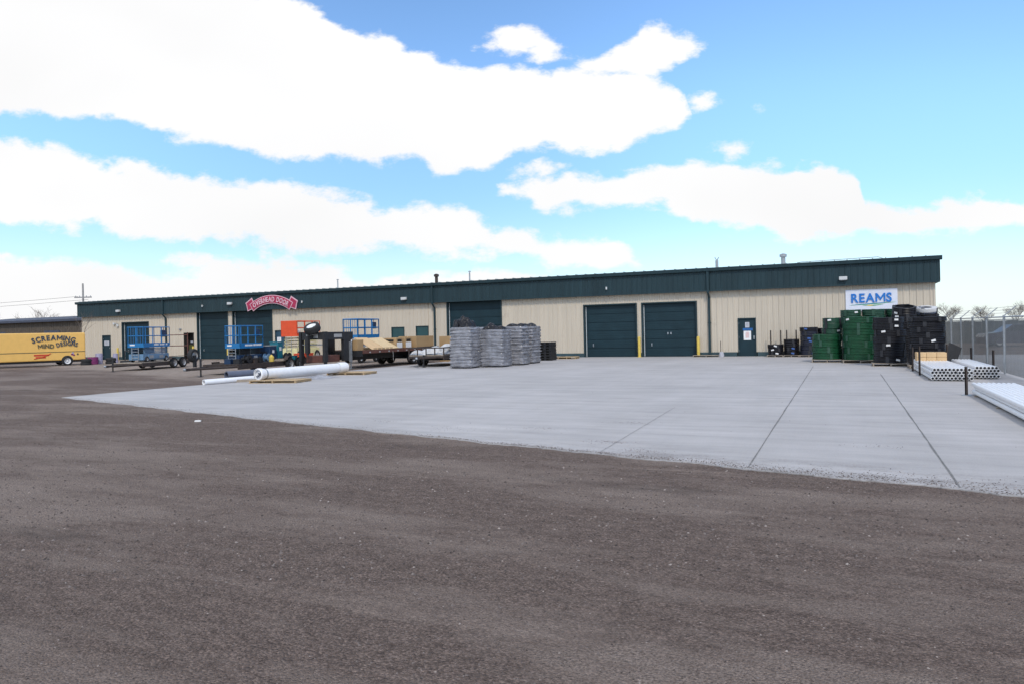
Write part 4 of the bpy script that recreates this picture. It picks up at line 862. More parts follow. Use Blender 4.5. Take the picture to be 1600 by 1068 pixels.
def scissor_lift(loc, rz, lab, w, l, zf, h, railm, chm, armm, wr=.16, panel=None, decal=None, box='grey', cat='scissor lift'):
    o = empty('scissor_lift', loc, rz, lab, cat, 'scissor lifts')
    zc = wr * .7; hc = (zf - zc) * .42                     # chassis then folded arms then platform
    b = MB(); b.box(-w / 2 + .06, w / 2 - .06, -l / 2, l / 2, zc, zc + hc, bev=.02); b.box(-w / 2 + .02, w / 2 - .02, -l * .32, l * .32, zc + .05, zc + hc * .9, bev=.015)
    ch = b.build('chassis', M[chm], o)
    for s in (-1, 1):
        for k in range(3): MB().box(s * (w / 2 - .019), s * (w / 2 - .012), -l * .28 + k * l * .19, -l * .28 + k * l * .19 + l * .15, zc + .09, zc + hc * .78).build('service_door', M[box if k != 1 else chm], ch)
    for sx in (-1, 1):
        for sy in (-1, 1): wheel(o, sx * (w / 2 - .07), sy * l * .37, wr, .13, 'rim', ratio=.55)
    n = 4; za = zc + hc + .02; ha = zf - .12 - za
    for k in range(n):
        for s in (-1, 1):
            b = MB(); z0 = za + ha * k / n; z1 = z0 + ha / n * .75; p = l * .43
            for (ya, yb, sx) in ((-p, p, s * (w / 2 - .10)), (p, -p, s * (w / 2 - .15))):
                t = .03; b.add([(sx - .02, ya, z0), (sx + .02, ya, z0), (sx + .02, ya, z0 + t * 1.6), (sx - .02, ya, z0 + t * 1.6), (sx - .02, yb, z1 - t), (sx + .02, yb, z1 - t), (sx + .02, yb, z1 + t * .6), (sx - .02, yb, z1 + t * .6)],
                    [(0, 1, 2, 3), (4, 7, 6, 5), (0, 4, 5, 1), (1, 5, 6, 2), (2, 6, 7, 3), (3, 7, 4, 0)])
            b.build('scissor_arm', M[armm], o)
    for k in range(n): MB().tube([(-w / 2 + .08, 0, za + ha * (k + .45) / n), (w / 2 - .08, 0, za + ha * (k + .45) / n)], .03, 8).build('pivot_pin', M['galv'], o)
    pl = MB().box(-w / 2, w / 2, -l / 2, l / 2, zf - .09, zf).build('platform', M['grey' if panel else railm], o)
    tb = MB()
    for (x0, x1, y0, y1) in ((-w / 2 - .012, -w / 2, -l / 2, l / 2), (w / 2, w / 2 + .012, -l / 2, l / 2), (-w / 2, w / 2, -l / 2 - .012, -l / 2), (-w / 2, w / 2, l / 2, l / 2 + .012)): tb.box(x0, x1, y0, y1, zf - .10, zf + .13)
    t_ = tb.build('toe_board', M[railm], o)
    if decal:
        for (y0, y1, z0, z1) in decal: MB().box(w / 2 + .013, w / 2 + .018, y0 * l, y1 * l, zf + z0, zf + z1).build('decal', M['tag'], t_)
        MB().box(-w * .35, -w * .05, -l / 2 - .017, -l / 2 - .013, zf - .0, zf + .07).build('decal', M['tag'], t_)
    for s in rail_tubes(w, l, zf, h, r=.036 if zf > 1.5 and not panel else .028 if panel else .024): s.build('guardrail', M[railm], o)
    g = MB()
    for k in range(7): x = -w / 2 + w * (k + .5) / 7; g.tube([(x, -l / 2, zf + .12), (x, -l / 2, zf + h)], .014, 5)
    g.build('gate', M[railm], o)
    if panel: MB().box(-w / 2 + .02, w / 2 - .02, -l / 2 - .02, -l / 2 - .005, zf + .12, zf + h).build('gate_panel', M[railm], o)
    c = MB(); c.box(w / 2 - .20, w / 2 - .03, l * .26, l * .40, zf + h * .45, zf + h * .83, bev=.015); c.tube([(w / 2 - .11, l * .33, zf + h * .83), (w / 2 - .11, l * .33, zf + h * .98)], .02, 6)
    c.build('control_box', M['navy' if railm == 'blue' else 'black'], o)
    ld = MB()
    for x in (-.2, .2): ld.tube([(x, -l / 2 - .06, zc + .02), (x, -l / 2 - .06, zf - .1)], .018, 6)
    for k in range(4): z = zc + .12 + k * (zf - zc - .25) / 3.2; ld.tube([(-.2, -l / 2 - .06, z), (.2, -l / 2 - .06, z)], .016, 6)
    ld.build('ladder', M['galv'], o)
    return o

# ------------------------------------------------------------------ trailers (tongue towards -y, origin on the ground under the jack)
def trailer(loc, rz, lab, w, y0, y1, zd, wheels, wr, deckm='greywood', framem='rust', jackh=.7, fender=True, tongue_y=-.6, sides=0, rimm='rim'):
    o = empty('trailer', loc, rz, lab, 'trailer')
    b = MB(); n = max(4, round(w / .19)); s = w / n
    for k in range(n): b.box(-w / 2 + k * s + .004, -w / 2 + (k + 1) * s - .004, y0, y1, zd - .045 + random.uniform(-.002, .002), zd)
    b.build('deck', M[deckm], o)
    f = MB()
    for x in (-w / 2 - .03, w / 2 - .03): f.box(x, x + .06, y0, y1, zd - .24, zd - .02 if x > 0 else zd - .021)
    for k in range(6): y = y0 + (y1 - y0 - .06) * k / 5; f.box(-w / 2 + .03, w / 2 - .03, y, y + .06, zd - .15, zd - .047)
    f.build('frame', M[framem], o)
    t = MB(); zt = zd - .12
    t.tube([(-w / 2 + .1, y0 + .2, zt), (0, tongue_y, zt)], .05, 6); t.tube([(w / 2 - .1, y0 + .2, zt), (0, tongue_y, zt)], .05, 6); t.box(-.06, .06, tongue_y - .22, tongue_y, zt - .06, zt + .06)
    t.build('tongue', M[framem], o)
    MB().lathe([(.001, 0), (.05, .0), (.065, .05), (.05, .10), (.001, .11)], 12, Matrix.Translation((0, tongue_y - .24, zt - .05))).build('coupler', M['galv'], o)
    j = MB(); j.tube([(0, 0, .0), (0, 0, .35)], .035, 8); j.tube([(0, 0, .30), (0, 0, jackh)], .048, 8); j.box(-.09, .09, -.09, .09, 0, .012); j.tube([(0, 0, jackh - .05), (.14, 0, jackh - .05), (.14, 0, jackh + .03)], .012, 5)
    j.build('jack', M['black'], o)
    for yw in wheels:
        for sx in (-1, 1): wheel(o, sx * (w / 2 + .13), yw, wr, .2, rimm)
    ax = MB()
    for yw in wheels: ax.tube([(-w / 2, yw, wr), (w / 2, yw, wr)], .04, 8)
    ax.build('axle', M['black'], o)
    if fender:
        for sx in (-1, 1):
            fb = MB(); x0 = sx * (w / 2 + .03); x1 = sx * (w / 2 + .26); ya = wheels[0] - wr - .10; yb = wheels[-1] + wr + .10; zt = 2 * wr + .07
            fb.box(min(x0, x1), max(x0, x1), ya + .15, yb - .15, zt, zt + .02)
            for (p, q) in ((ya, ya + .15), (yb, yb - .15)):
                vs = [(x0, p, zt - .16), (x1, p, zt - .16), (x1, q, zt + .01), (x0, q, zt + .01)]; fb.add(vs + [(v[0], v[1], v[2] + .015) for v in vs], [(0, 1, 2, 3), (4, 7, 6, 5), (0, 4, 5, 1), (2, 6, 7, 3), (1, 5, 6, 2), (3, 7, 4, 0)])
            fb.build('fender', M[framem], o)
    if sides:
        for x in (-w / 2, w / 2):
            r_ = MB(); r_.box(x - .03, x + .03, y0, y1, zd + sides - .06, zd + sides)
            for k in range(5): y = y0 + (y1 - y0 - .06) * k / 4; r_.box(x - .025, x + .025, y, y + .06, zd, zd + sides - .06)
            r_.build('side_rail', M[framem], o)
        r_ = MB(); r_.box(-w / 2 + .03, w / 2 - .03, y0 - .03, y0 + .03, zd + sides - .06, zd + sides)
        for k in range(1, 4): x = -w / 2 + w * k / 4; r_.box(x - .025, x + .025, y0 - .025, y0 + .025, zd, zd + sides - .06)
        r_.build('front_rail', M[framem], o)
    lt = MB()
    for x in (-w / 2 + .1, w / 2 - .2): lt.box(x, x + .1, y1, y1 + .03, zd - .13, zd - .05)
    lt.build('tail_light', M['signred'], o)
    return o
# far left trailer with the first blue lift
t1 = trailer((-35.6, 26.5, 0), R(16), 'rusty tandem trailer at the far left carrying a blue scissor lift', 1.75, 1.2, 5.6, .42, (3.85, 4.75), .30, 'greywood', 'rust', .66, tongue_y=-.35)
r_ = MB(); r_.tube([(.86, 5.5, .42), (.86, 5.5, 2.05)], .035, 6); r_.tube([(-.86, 5.5, .42), (-.86, 5.5, 2.05)], .035, 6); r_.tube([(-.86, 5.5, 1.9), (.86, 5.5, 1.9)], .025, 6); r_.tube([(-.86, 5.5, 1.25), (.86, 5.5, 1.25)], .025, 6)
r_.build('ramp_gate', M['maroon'], t1)
p = at(t1, .05, 3.0, .42); scissor_lift(p, R(16), 'blue scissor lift on the far left trailer with grey blue folded arms', 1.0, 2.35, .92, 1.03, 'blue', 'bluegrey', 'bluegrey', decal=[(-.12, .05, .0, .08), (.10, .28, .0, .07), (.34, .40, .0, .08)])
# middle equipment trailer
t2 = trailer((-25.75, 23.4, 0), R(8), 'long rusty equipment trailer with a mounted spare wheel, behind the slate pipe', 1.9, 1.3, 8.2, .47, (5.2, 6.05), .31, 'rust', 'rust', .78, tongue_y=-.75)
sw = wheel(t2, -.42, .05, .30, .2, 'rim', 'spare_wheel', z=.93); 
MB().box(-.40, -.30, -.02, .12, .42, .95).build('spare_bracket', M['black'], t2)
p = at(t2, .05, 3.0, .47); scissor_lift(p, R(8), 'low blue scissor lift in front of a dark roll up door on the middle trailer', .82, 1.75, .80, .95, 'blue', 'navy', 'black', wr=.14, decal=[(-.30, .02, .0, .075), (.06, .42, .0, .085)])
def machine(loc, rz, lab, cat, w, l, h, m, m2, lid=True):
    o = empty('compressor', loc, rz, lab, cat)
    MB().box(-w / 2, w / 2, -l / 2, l / 2, .10, h, bev=.04).build('housing', M[m], o)
    b = MB(); b.box(-w / 2 + .05, -w / 2 + .12, -l / 2, l / 2, 0, .10); b.box(w / 2 - .12, w / 2 - .05, -l / 2, l / 2, 0, .10); b.build('skid', M['black'], o)
    if lid: MB().box(-w / 2 - .02, w / 2 + .02, -l / 2 - .02, l / 2 + .02, h + .002, h + .04, bev=.015).build('lid', M[m2], o)
    v = MB()
    for k in range(5): v.box(-w * .3, w * .3, -l / 2 - .012, -l / 2 - .001, h * .3 + k * .06, h * .3 + k * .06 + .03)
    v.build('vent_grille', M['black'], o)
    MB().box(w / 2 + .001, w / 2 + .012, -.10, .06, h * .55, h * .75).build('decal', M['tag'], o)
    return o
machine(at(t2, .2, 4.45, .47), R(8), 'navy box shaped compressor with a grey lid on the middle trailer', 'compressor', .9, .55, .74, 'navy', 'grey')
machine(at(t2, .3, 5.2, .47), R(8), 'tall teal generator on the middle trailer in front of the blue door', 'generator', .5, .42, .92, 'teal', 'teal')
o = MB(); o.lathe([(.001, 0), (.12, 0), (.13, .04), (.13, .22), (.06, .30), (.04, .34), (.001, .34)], 18); o = o.build('jerry_can', M['yellow'], None, True); o.location = at(t2, .80, 4.05, .47); tag(o, 'yellow jug on the middle trailer in front of the navy compressor', 'jug')
o = empty('orange_toolbox', at(t2, .35, 7.6, .47), R(8), 'orange box at the rear of the middle trailer below the spare tyre', 'toolbox'); MB().box(-.35, .35, -.42, .42, 0, .24, bev=.02).build('tray', M['orange'], o); MB().box(-.36, .36, -.43, .43, .242, .30, bev=.02).build('lid', M['orange'], o)
rr = random.Random(11)
names = [('cable_drum', 'black'), ('battery_box', 'black'), ('wood_offcut', 'greywood'), ('hose_reel', 'black'), ('battery_box', 'teal'), ('steel_ramp', 'rust'), ('battery_box', 'rust'), ('battery_box', 'black'), ('steel_ramp', 'rust'), ('cable_drum', 'bluegrey'), ('hose_reel', 'navy'), ('wood_offcut', 'greywood'), ('steel_ramp', 'rust'), ('battery_box', 'navy')]
spots = [(.70, 2.35), (.72, 3.15), (.66, 4.75), (.72, 5.55), (.74, 6.05), (.5, 7.0), (.72, 2.75), (.6, 1.75), (-.3, 1.9), (.62, 3.95), (.1, 4.05), (.5, 6.5), (-.35, 6.7), (.1, 1.75)]
labs = ['black cable drum beside the front wheels of the low lift', 'black battery box against the side of the low lift', 'weathered wood blocks beside the navy compressor', 'black hose reel beside the teal generator', 'small teal box behind the black hose reel', 'rusty ramp plate in front of the orange box', 'small rusty box between black drum and black battery box', 'small black battery box at the front right corner of the middle trailer', 'rusty ramp plate lying across the front of the middle trailer', 'grey blue cable drum between lift and compressor on the middle trailer', 'navy hose reel behind the grey blue cable drum', 'weathered wood blocks behind the teal generator', 'rusty ramp plate behind the teal generator', 'small navy battery box in front of the low lift']
for (nm, m_), (x, y), lb_ in zip(names, spots, labs):
    b = MB()
    if 'drum' in nm or 'reel' in nm:
        F = Matrix.Translation((0, 0, .2)) @ Matrix.Rotation(R(90), 4, 'Y'); b.lathe([(.05, -.12), (.2, -.12), (.2, -.09), (.11, -.09), (.11, .09), (.2, .09), (.2, .12), (.05, .12)], 20, F, closed=True)
    elif 'ramp' in nm:
        for k in range(6): b.box(-.45, .45, -.25 + k * .09, -.25 + k * .09 + .05, .0, .05)
        b.box(-.45, -.40, -.28, .28, .051, .10); b.box(.40, .45, -.28, .28, .051, .10)
    elif 'wood' in nm:
        for k in range(4): b.box(-.4, .4, -.2 + k * .1, -.11 + k * .1, 0, .09 + .02 * (k % 2))
    else:
        b.box(-.16, .16, -.12, .12, 0, .2, bev=.015); b.box(-.17, .17, -.13, .13, .201, .23, bev=.01)
    o = b.build(nm, M[m_]); o.location = at(t2, x, y, .47); o.rotation_euler[2] = R(8) + rr.uniform(-.2, .2); tag(o, lb_, nm.replace('_', ' '))
# orange lift by the wall and blue lift behind the gooseneck
scissor_lift((-33.55, 39.05, 0), R(3), 'tall orange railed scissor lift with cream chassis near the wall', 1.30, 2.45, 1.75, .92, 'orange', 'cream', 'cream', wr=.36, panel=True, box='cream')
o = MB(); o.box(-.22, .22, -.3, .3, 0, .32, bev=.02); o.box(-.15, .0, -.31, -.301, .2, .3); o = o.build('white_crate', M['white']); o.location = (-33.45, 38.35, 1.76); tag(o, 'white box on the deck of the orange lift', 'box')
scissor_lift((-26.75, 36.6, 0), R(3), 'blue scissor lift with arched rails standing behind the gooseneck trailer', 1.05, 2.3, 1.55, 1.06, 'blue', 'blue', 'bluegrey', wr=.3)
# gooseneck flatbed trailer
gn = empty('gooseneck_trailer', (-23.0, 29.9, 0), R(0), 'black gooseneck flatbed trailer with wooden deck and a white rimmed spare tyre', 'trailer')
b = MB(); 
for k in range(12): b.box(-1.2 + k * .2 + .004, -1.2 + (k + 1) * .2 - .004, 0, 7.2, .84 + random.uniform(-.002, .002), .90)
b.build('deck', M['deckwood'], gn)
for x in (-1.24, 1.2): MB().box(x, x + .04, 0, 7.2, .74, .91).build('rub_rail', M['maroon'], gn)
b = MB()
for x in (-.55, .45): b.box(x, x + .10, -.05, 7.1, .42, .73)
b.box(-1.2, 1.2, -.05, 0, .60, .90); b.box(-1.2, 1.2, 7.15, 7.2, .74, .838); b.build('frame', M['black'], gn)
for k in range(8): MB().box(1.241, 1.256, .5 + k * .85, .62 + k * .85, .77, .83).build('stake_pocket', M['rim'], gn)
b = MB()
for x in (-.62, .46): b.box(x, x + .16, -2.35, .0, 1.48, 1.84); b.box(x, x + .16, -.75, -.06, .42, 1.48)
b.box(-.46, .46, -2.35, -2.15, 1.50, 1.82); b.box(-.46, .46, -1.2, -1.05, 1.52, 1.80); b.box(-.46, .46, -.2, -.08, 1.52, 1.80); b.build('gooseneck', M['black'], gn)
MB().box(-.35, .35, -2.37, -2.355, 1.56, 1.76).build('decal', M['rim'], gn); MB().box(.622, .632, -1.5, -.9, 1.58, 1.74).build('decal', M['rim'], gn); MB().box(.622, .632, -.17, -.09, 1.35, 1.45).build('decal', M['tag'], gn)
b = MB(); b.box(-.09, .09, -2.78, -2.60, .86, 1.66); b.tube([(0, -2.69, .72), (0, -2.69, .88)], .06, 10); b.box(-.09, .09, -2.60, -2.35, 1.50, 1.70); b.build('coupler', M['black'], gn)
for x in (-.72, .70):
    j = MB(); j.box(x - .07, x + .07, -2.38, -2.16, .45, 1.86); j.box(x - .05, x + .05, -2.34, -2.20, .03, .45); j.box(x - .14, x + .14, -2.4, -2.1, 0, .03); j.build('landing_leg', M['black'], gn)
MB().tube([(-.72, -2.27, 1.25), (.70, -2.27, 1.25)], .03, 8).build('crank_rod', M['galv'], gn)
j = MB(); j.box(.62, .74, -.34, -.24, .35, 1.35); j.box(.65, .71, -.32, -.26, .02, .35); j.box(.57, .79, -.4, -.18, 0, .02); j.build('landing_leg', M['galv'], gn)
MB().box(-.5, .44, -2.2, -.85, .40, .74, bev=.02).build('tool_chest', M['maroon'], gn)
for y in (4.85, 5.75):
    for s in (-1, 1): wheel(gn, s * 1.02, y, .37, .26, 'rim')
b = MB(); b.tube([(-1.0, 4.85, .37), (1.0, 4.85, .37)], .06, 8); b.tube([(-1.0, 5.75, .37), (1.0, 5.75, .37)], .06, 8); b.build('axle', M['black'], gn)
for k in range(2): MB().tube([(1.26, 2.6 + k * 3.2, .80), (1.27, 2.62 + k * 3.2, .30)], .012, 6).build('ratchet_strap', M['rim'], gn)
sp = wheel(gn, .10, -2.45, .39, .32, 'rimwhite', 'spare_wheel', z=2.02, axis='z'); sp.rotation_euler = Vector((.02, -.50, .84)).to_track_quat('Z', 'Y').to_euler()
MB().tube([(0, -2.5, 1.8), (.06, -2.46, 1.95)], .05, 8).build('spare_bracket', M['black'], gn)
# load on the gooseneck
def carton(loc, rz, w, d, h, m, lab, open_=False, name='carton', slot=False):
    o = empty(name, loc, rz, lab, 'carton')
    b = MB()
    if open_:
        t = .02; b.box(-w / 2, w / 2, -d / 2, -d / 2 + t, 0, h); b.box(-w / 2, w / 2, d / 2 - t, d / 2, 0, h); b.box(-w / 2, -w / 2 + t, -d / 2 + t, d / 2 - t, 0, h); b.box(w / 2 - t, w / 2, -d / 2 + t, d / 2 - t, 0, h); b.box(-w / 2 + t, w / 2 - t, -d / 2 + t, d / 2 - t, 0, .02)
    else: b.box(-w / 2, w / 2, -d / 2, d / 2, 0, h, bev=.012)
    bo = b.build('box', M[m], o)
    f = MB()
    f.box(-.03, .03, -d / 2 - .004, -d / 2 - .001, .0, h) if not slot else f.box(-w * .3, w * .3, -d / 2 - .004, -d / 2 - .001, h * .62, h * .86)
    f.build('tape' if not slot else 'hand_slot', M['cartonpale'] if not slot else M['shadeint'], o)
    if slot: MB().box(w / 2 + .001, w / 2 + .005, -d * .42, d * .42, .02, h * .56).build('white_panel', M['tag'], o)
    if slot:
        f = MB().box(w / 2 + .001, w / 2 + .004, -d * .32, d * .32, h * .62, h * .86); f.build('hand_slot', M['shadeint'], o)
    return o
DZ = .905
carton((-22.6, 30.2, DZ), 0, .9, .5, .52, 'carton', 'brown open carton at the front of the gooseneck deck', True)
for k, (y, lab) in enumerate([(31.25, 'pale plywood sheet tilted at the front of the gooseneck deck'), (32.52, 'second pale plywood sheet tilted beside the slotted cartons')]):
    o = MB().box(-.62, .62, -.62, .62, 0, .025, bev=.004).build('plywood_sheet', M['paleply'] if k else M['cartonpale']); o.location = (-22.35, y, DZ + .30 - .012 * k); o.rotation_euler = (R(-1 + 2 * k), R(29 - 2 * k), R(3 - 2 * k)); tag(o, lab, 'plywood')
b = MB()
for k in range(5): b.box(-.9, .9, -.10 + k * .36, .14 + k * .36, 0, .09)
o = b.build('timber_stack', M['wood']); o.location = (-22.7, 31.0, DZ); tag(o, 'row of yellowish timbers under the tilted plywood sheets', 'timber')
carton((-22.45, 33.55, DZ), 0, .9, .62, .56, 'carton', 'brown carton with a white panel and dark hand slot beside the plywood', slot=True); carton((-22.45, 34.45, DZ), 0, .9, .66, .57, 'carton', 'brown carton with a white panel and dark hand slot next to the long brown crate', slot=True)
carton((-22.45, 36.0, DZ), 0, 1.2, 1.9, .62, 'carton', 'long brown carton at the rear of the gooseneck deck'); carton((-20.9, 37.9, 0), 0, 1.5, 1.3, 1.48, 'carton', 'tall brown carton behind the low railed trailer')
# low railed trailer beside the bags
t4 = trailer((-18.9, 30.95, 0), R(10), 'low rusty railed trailer carrying white sheeting beside the grey bags', 1.85, .35, 4.6, .60, (2.2, 2.95), .30, 'greywood', 'rust', .62, tongue_y=-.7, sides=.38)
crumple(*at(t4, -.45, 1.3, .60), 1.0, 1.5, .30, [(-.4, -.5, .8, .7), (.3, .1, 1, .8), (-.2, .6, .7, .6)], 'white crumpled sheeting on the left of the railed trailer', 21).data.materials[0] = M['tarp']
crumple(*at(t4, .45, 1.6, .60), 1.0, 2.0, .52, [(-.4, -.4, .8, .8), (.3, .2, 1, .9), (.1, .7, .9, .7)], 'pale grey sheeting heaped on the right of the railed trailer', 22).data.materials[0] = M['tarp']
for o in COL.objects:
    if o.get('label', '').find('railed trailer') > 0 and o.get('category') == 'plastic sheet': o['group'] = 'sheeting on the railed trailer'

# ------------------------------------------------------------------ yellow van at the left
van = empty('box_van', (-49.55, 33.4, 0), math.atan2(.94, .34), 'yellow box van with arched dark lettering at the left edge', 'van')
# local x runs along the van to its rear, local y away from the viewer
MB().box(-5.0, 1.15, 0, 2.0, .36, 2.26, bev=.07).build('box_body', M['vanyellow'], van)
cab = MB().prism([(-5.05, .36), (-5.05, 2.1), (-5.6, 1.95), (-6.0, 1.25), (-6.5, 1.10), (-6.55, .36)], .08, 1.92, Matrix(((1, 0, 0, 0), (0, 0, 1, 0), (0, 1, 0, 0), (0, 0, 0, 1)))).build('cab', M['vanyellow'], van)
MB().box(-5.85, -5.25, .068, .079, 1.28, 1.85).build('window', M['glass'], cab)
MB().box(-4.9, 1.12, -.012, -.002, .92, .965).build('rub_rail', M['vantext2'], van)
b = MB(); b.box(1.151, 1.18, .12, 1.88, .5, 2.12); b.build('rear_door', M['vanyellow'], van)
MB().box(1.10, 1.30, .1, 1.9, .30, .36).build('bumper', M['black'], van); MB().box(1.14, 1.17, .02, .10, .38, .50).build('tail_light', M['signred'], van)
wa = MB(); wa.lathe([(.36, 0), (.36, .02), (.001, .02), (.001, 0)], 24, Matrix.Translation((0, -.004, .33)) @ Matrix.Rotation(R(90), 4, 'X')); wa.build('wheel_arch', M['black'], van)
for x in (0, -4.9):
    for y in (.0, 1.85): w_ = wheel(van, x, y, .30, .2, 'rimwhite', ratio=.66); w_.rotation_euler[2] = R(90)
MB().box(-4.8, 1.0, .15, 1.85, .22, .355).build('chassis', M['black'], van)
def arch(c, base, rise, wid):
    def pl(s):
        f = s / wid * 2 - 1; x = c - wid / 2 + s; return Matrix.Translation((x, -.012, base + rise * (1 - f * f))) @ Matrix.Rotation(math.atan(4 * rise * f / wid), 4, 'Y') @ FRONT
    return pl
lettering(MB(), 'SCREAMING', 2.55, .34, arch(-.80, 1.56, .20, 2.55), gap=.10).build('lettering', M['vantext'], van)
lettering(MB(), 'MIND', .92, .28, arch(-1.28, 1.20, .04, .92), gap=.10).build('lettering', M['vantext2'], van)
lettering(MB(), 'DESIGNS', 1.25, .28, arch(0.0, 1.27, .10, 1.25), gap=.10).build('lettering', M['vantext'], van)
b = MB(); b.box(-2.0, -1.1, -.012, -.002, .70, .82); b.box(-1.9, -1.3, -.014, -.003, .55, .66); b.tube([(-2.0, -.01, .52), (-1.5, -.012, .62), (-1.0, -.01, .86)], .03, 6); b.build('emblem', M['vanred'], van)
for x, z, m_ in ((.30, .76, 'purple'), (.42, .70, 'purple'), (.36, .84, 'lilac'), (.66, .76, 'vantext2')): MB().lathe([(.001, 0), (.07, 0), (.06, .012), (.001, .014)], 9, Matrix.Translation((x, -.002, z)) @ Matrix.Rotation(R(90), 4, 'X')).build('flower_print', M[m_], van)
# clutter between the van and the building
def drum(x, y, r, h, m, lab, name='drum', cat='drum'):
    o = empty(name, (x, y, 0), 0, lab, cat); MB().lathe([(.001, 0), (r, 0), (r, h * .3), (r + .015, h * .32), (r, h * .34), (r, h * .64), (r + .015, h * .66), (r, h * .68), (r, h), (r - .03, h + .01)], 22).build('shell', M[m], o, True); MB().lathe([(.001, h - .02), (r - .031, h - .01)], 22).build('lid', M[m], o); return o
drum(-49.0, 35.4, .24, .74, 'lilac', 'pale lilac drum behind the yellow van'); drum(-48.75, 34.75, .34, .5, 'purple', 'short purple tub behind the yellow van', 'tub', 'tub'); drum(-48.6, 36.4, .17, .70, 'lilac', 'narrow grey drum between the van and the teal door')
for k, (x, y, lab) in enumerate([(-47.9, 35.5, 'black tyre lying on the dirt behind the yellow van'), (-47.3, 36.2, 'black tyre lying on the dirt nearer the teal door'), (-48.3, 33.9, 'black tyre lying on the dirt close to the van bumper')]):
    for q in range(2 - k % 2):
        o = MB().lathe([(.19, 0), (.30, .0), (.34, .05), (.34, .17), (.30, .22), (.19, .22)], 26, closed=True).build('loose_tyre', M['rubber'], None, True); o.location = (x + .03 * q, y, .225 * q - .03); tag(o, lab if q == 0 else lab.replace('black tyre lying on the dirt', 'upper tyre of a pair'), 'tyre', 'loose tyres on the dirt')
o = empty('low_barrier', (-50.6, 39.6, 0), R(5), 'low dark pipe barrier on posts in front of the first roll up door', 'barrier'); MB().tube([(-1.1, 0, .80), (1.1, 0, .80)], .03, 6).build('rail', M['black'], o)
for x in (-1.05, 1.05): MB().tube([(x, 0, 0), (x, 0, .79)], .035, 6).build('post', M['black'], o)

# ------------------------------------------------------------------ beyond: brown shed, utility poles, fence, car, trees
sh = empty('brown_shed', (-78, 54, 0), 0, 'low dark brown shed with blue grey roof beyond the yellow van', 'building')
sb = MB(); ribbed(sb, -22, 15.5, 0, 3.9, 0, pitch=.4, rib=.04); sb.box(-22, 15.5, .06, 12, 0, 3.9); sb.build('wall', M['brownwall'], sh)
rb = MB(); rb.prism([(-.5, 3.9), (-.5, 4.15), (6, 4.75), (12.5, 4.15), (12.5, 3.9)], -22.4, 15.9, Matrix(((0, 0, 1, 0), (1, 0, 0, 0), (0, 1, 0, 0), (0, 0, 0, 1)))); rb.build('roof', M['slatewall'], sh)
for x in (-16, -6, 4): MB().box(x, x + 2.8, -.09, -.05, 0, 2.9).build('door', M['slatewall'], sh)
def utility_pole(x, y, h, lab, wires):
    o = empty('utility_pole', (x, y, 0), R(20), lab, 'utility pole', 'utility poles')
    MB().tube([(0, 0, 0), (0, 0, h)], .17, 10, r2=.11).build('pole', M['poleWood'], o); MB().box(-1.25, 1.25, -.08, .06, h - 2.05, h - 1.88).build('crossarm', M['poleWood'], o)
    for q in (-1.1, -.5, .5, 1.1): MB().lathe([(.001, 0), (.06, 0), (.05, .08), (.06, .12), (.001, .18)], 8, Matrix.Translation((q, 0, h - 1.88))).build('insulator', M['galv'], o)
    return o
utility_pole(-97.2, 68.0, 9.7, 'grey utility pole with crossarm rising behind the far end of the roof', 1)
utility_pole(-185, 60, 10.1, 'grey utility pole far off to the left', 1)
for q, lab in ((-1.1, 'upper thin power line running left from the utility pole'), (1.1, 'lower thin power line running left from the utility pole')):
    pts = []
    for k in range(17): f = k / 16; pts.append((-97.2 + q - 87.8 * f, 68 - 8 * f, 7.9 - 1.4 * 4 * f * (1 - f) * .5 - (.5 if q > 0 else 0)))
    tag(MB().tube(pts, .025, 4).build('power_line', M['black']), lab, 'power line', 'power lines')
def bare_tree(x, y, h, seed, lab, group='bare trees', dens=3, depth=4, lean=0.0, thick=.016, name='bare_tree'):
    rnd = random.Random(seed); o = empty(name, (x, y, 0), 0, lab, 'tree', group); tr = MB(); cr = MB()
    def grow(p, d, L_, r, lev):
        q = p + d * L_; mid = p.lerp(q, .5) + Vector((rnd.uniform(-1, 1), rnd.uniform(-1, 1), rnd.uniform(-.3, .3))) * L_ * .07
        (tr if lev < 1 else cr).tube([p, mid, q], r, 5 if lev < 2 else 3, caps=False, r2=r * .6)
        if lev >= depth: return
        n = dens + rnd.randrange(2)
        for k in range(n):
            f = rnd.uniform(.45, 1.0) if k else 1.0; s = mid.lerp(q, (f - .5) * 2) if f > .5 else p.lerp(mid, f * 2)
            a = rnd.uniform(0, 6.283); sp_ = rnd.uniform(.35, .85); e = Vector((math.cos(a), math.sin(a), 0)); dd = (d + e * sp_ + Vector((0, 0, .12))).normalized()
            grow(s, dd, L_ * rnd.uniform(.58, .80), r * .55, lev + 1)
    grow(Vector((0, 0, -.05)), Vector((lean, 0, 1)).normalized(), h * .34, h * thick, 0)
    tr.build('trunk', M['bark'], o); cr.build('crown', M['twig'], o); return o
bare_tree(-56.4, 39.2, 5.0, 4, 'small bare tree against the far left end of the wall', thick=.010, depth=4, dens=2); bare_tree(-58.9, 40.2, 4.4, 8, 'thin bare shrub by the far left corner behind the van', thick=.010, depth=4, dens=2)
tl = [(-98, 72, 8.0, 'bare tree over the brown shed, left of the others'), (-92, 80, 8.3, 'bare tree over the brown shed beside the utility pole'), (-108, 70, 8.2, 'bare tree over the left part of the brown shed'), (-122, 70, 8.6, 'bare tree at the far left beyond the brown shed')]
for k, (x, y, h, lab) in enumerate(tl): bare_tree(x, y, h, 30 + k, lab, 'bare trees beyond the brown shed', 3, 5)
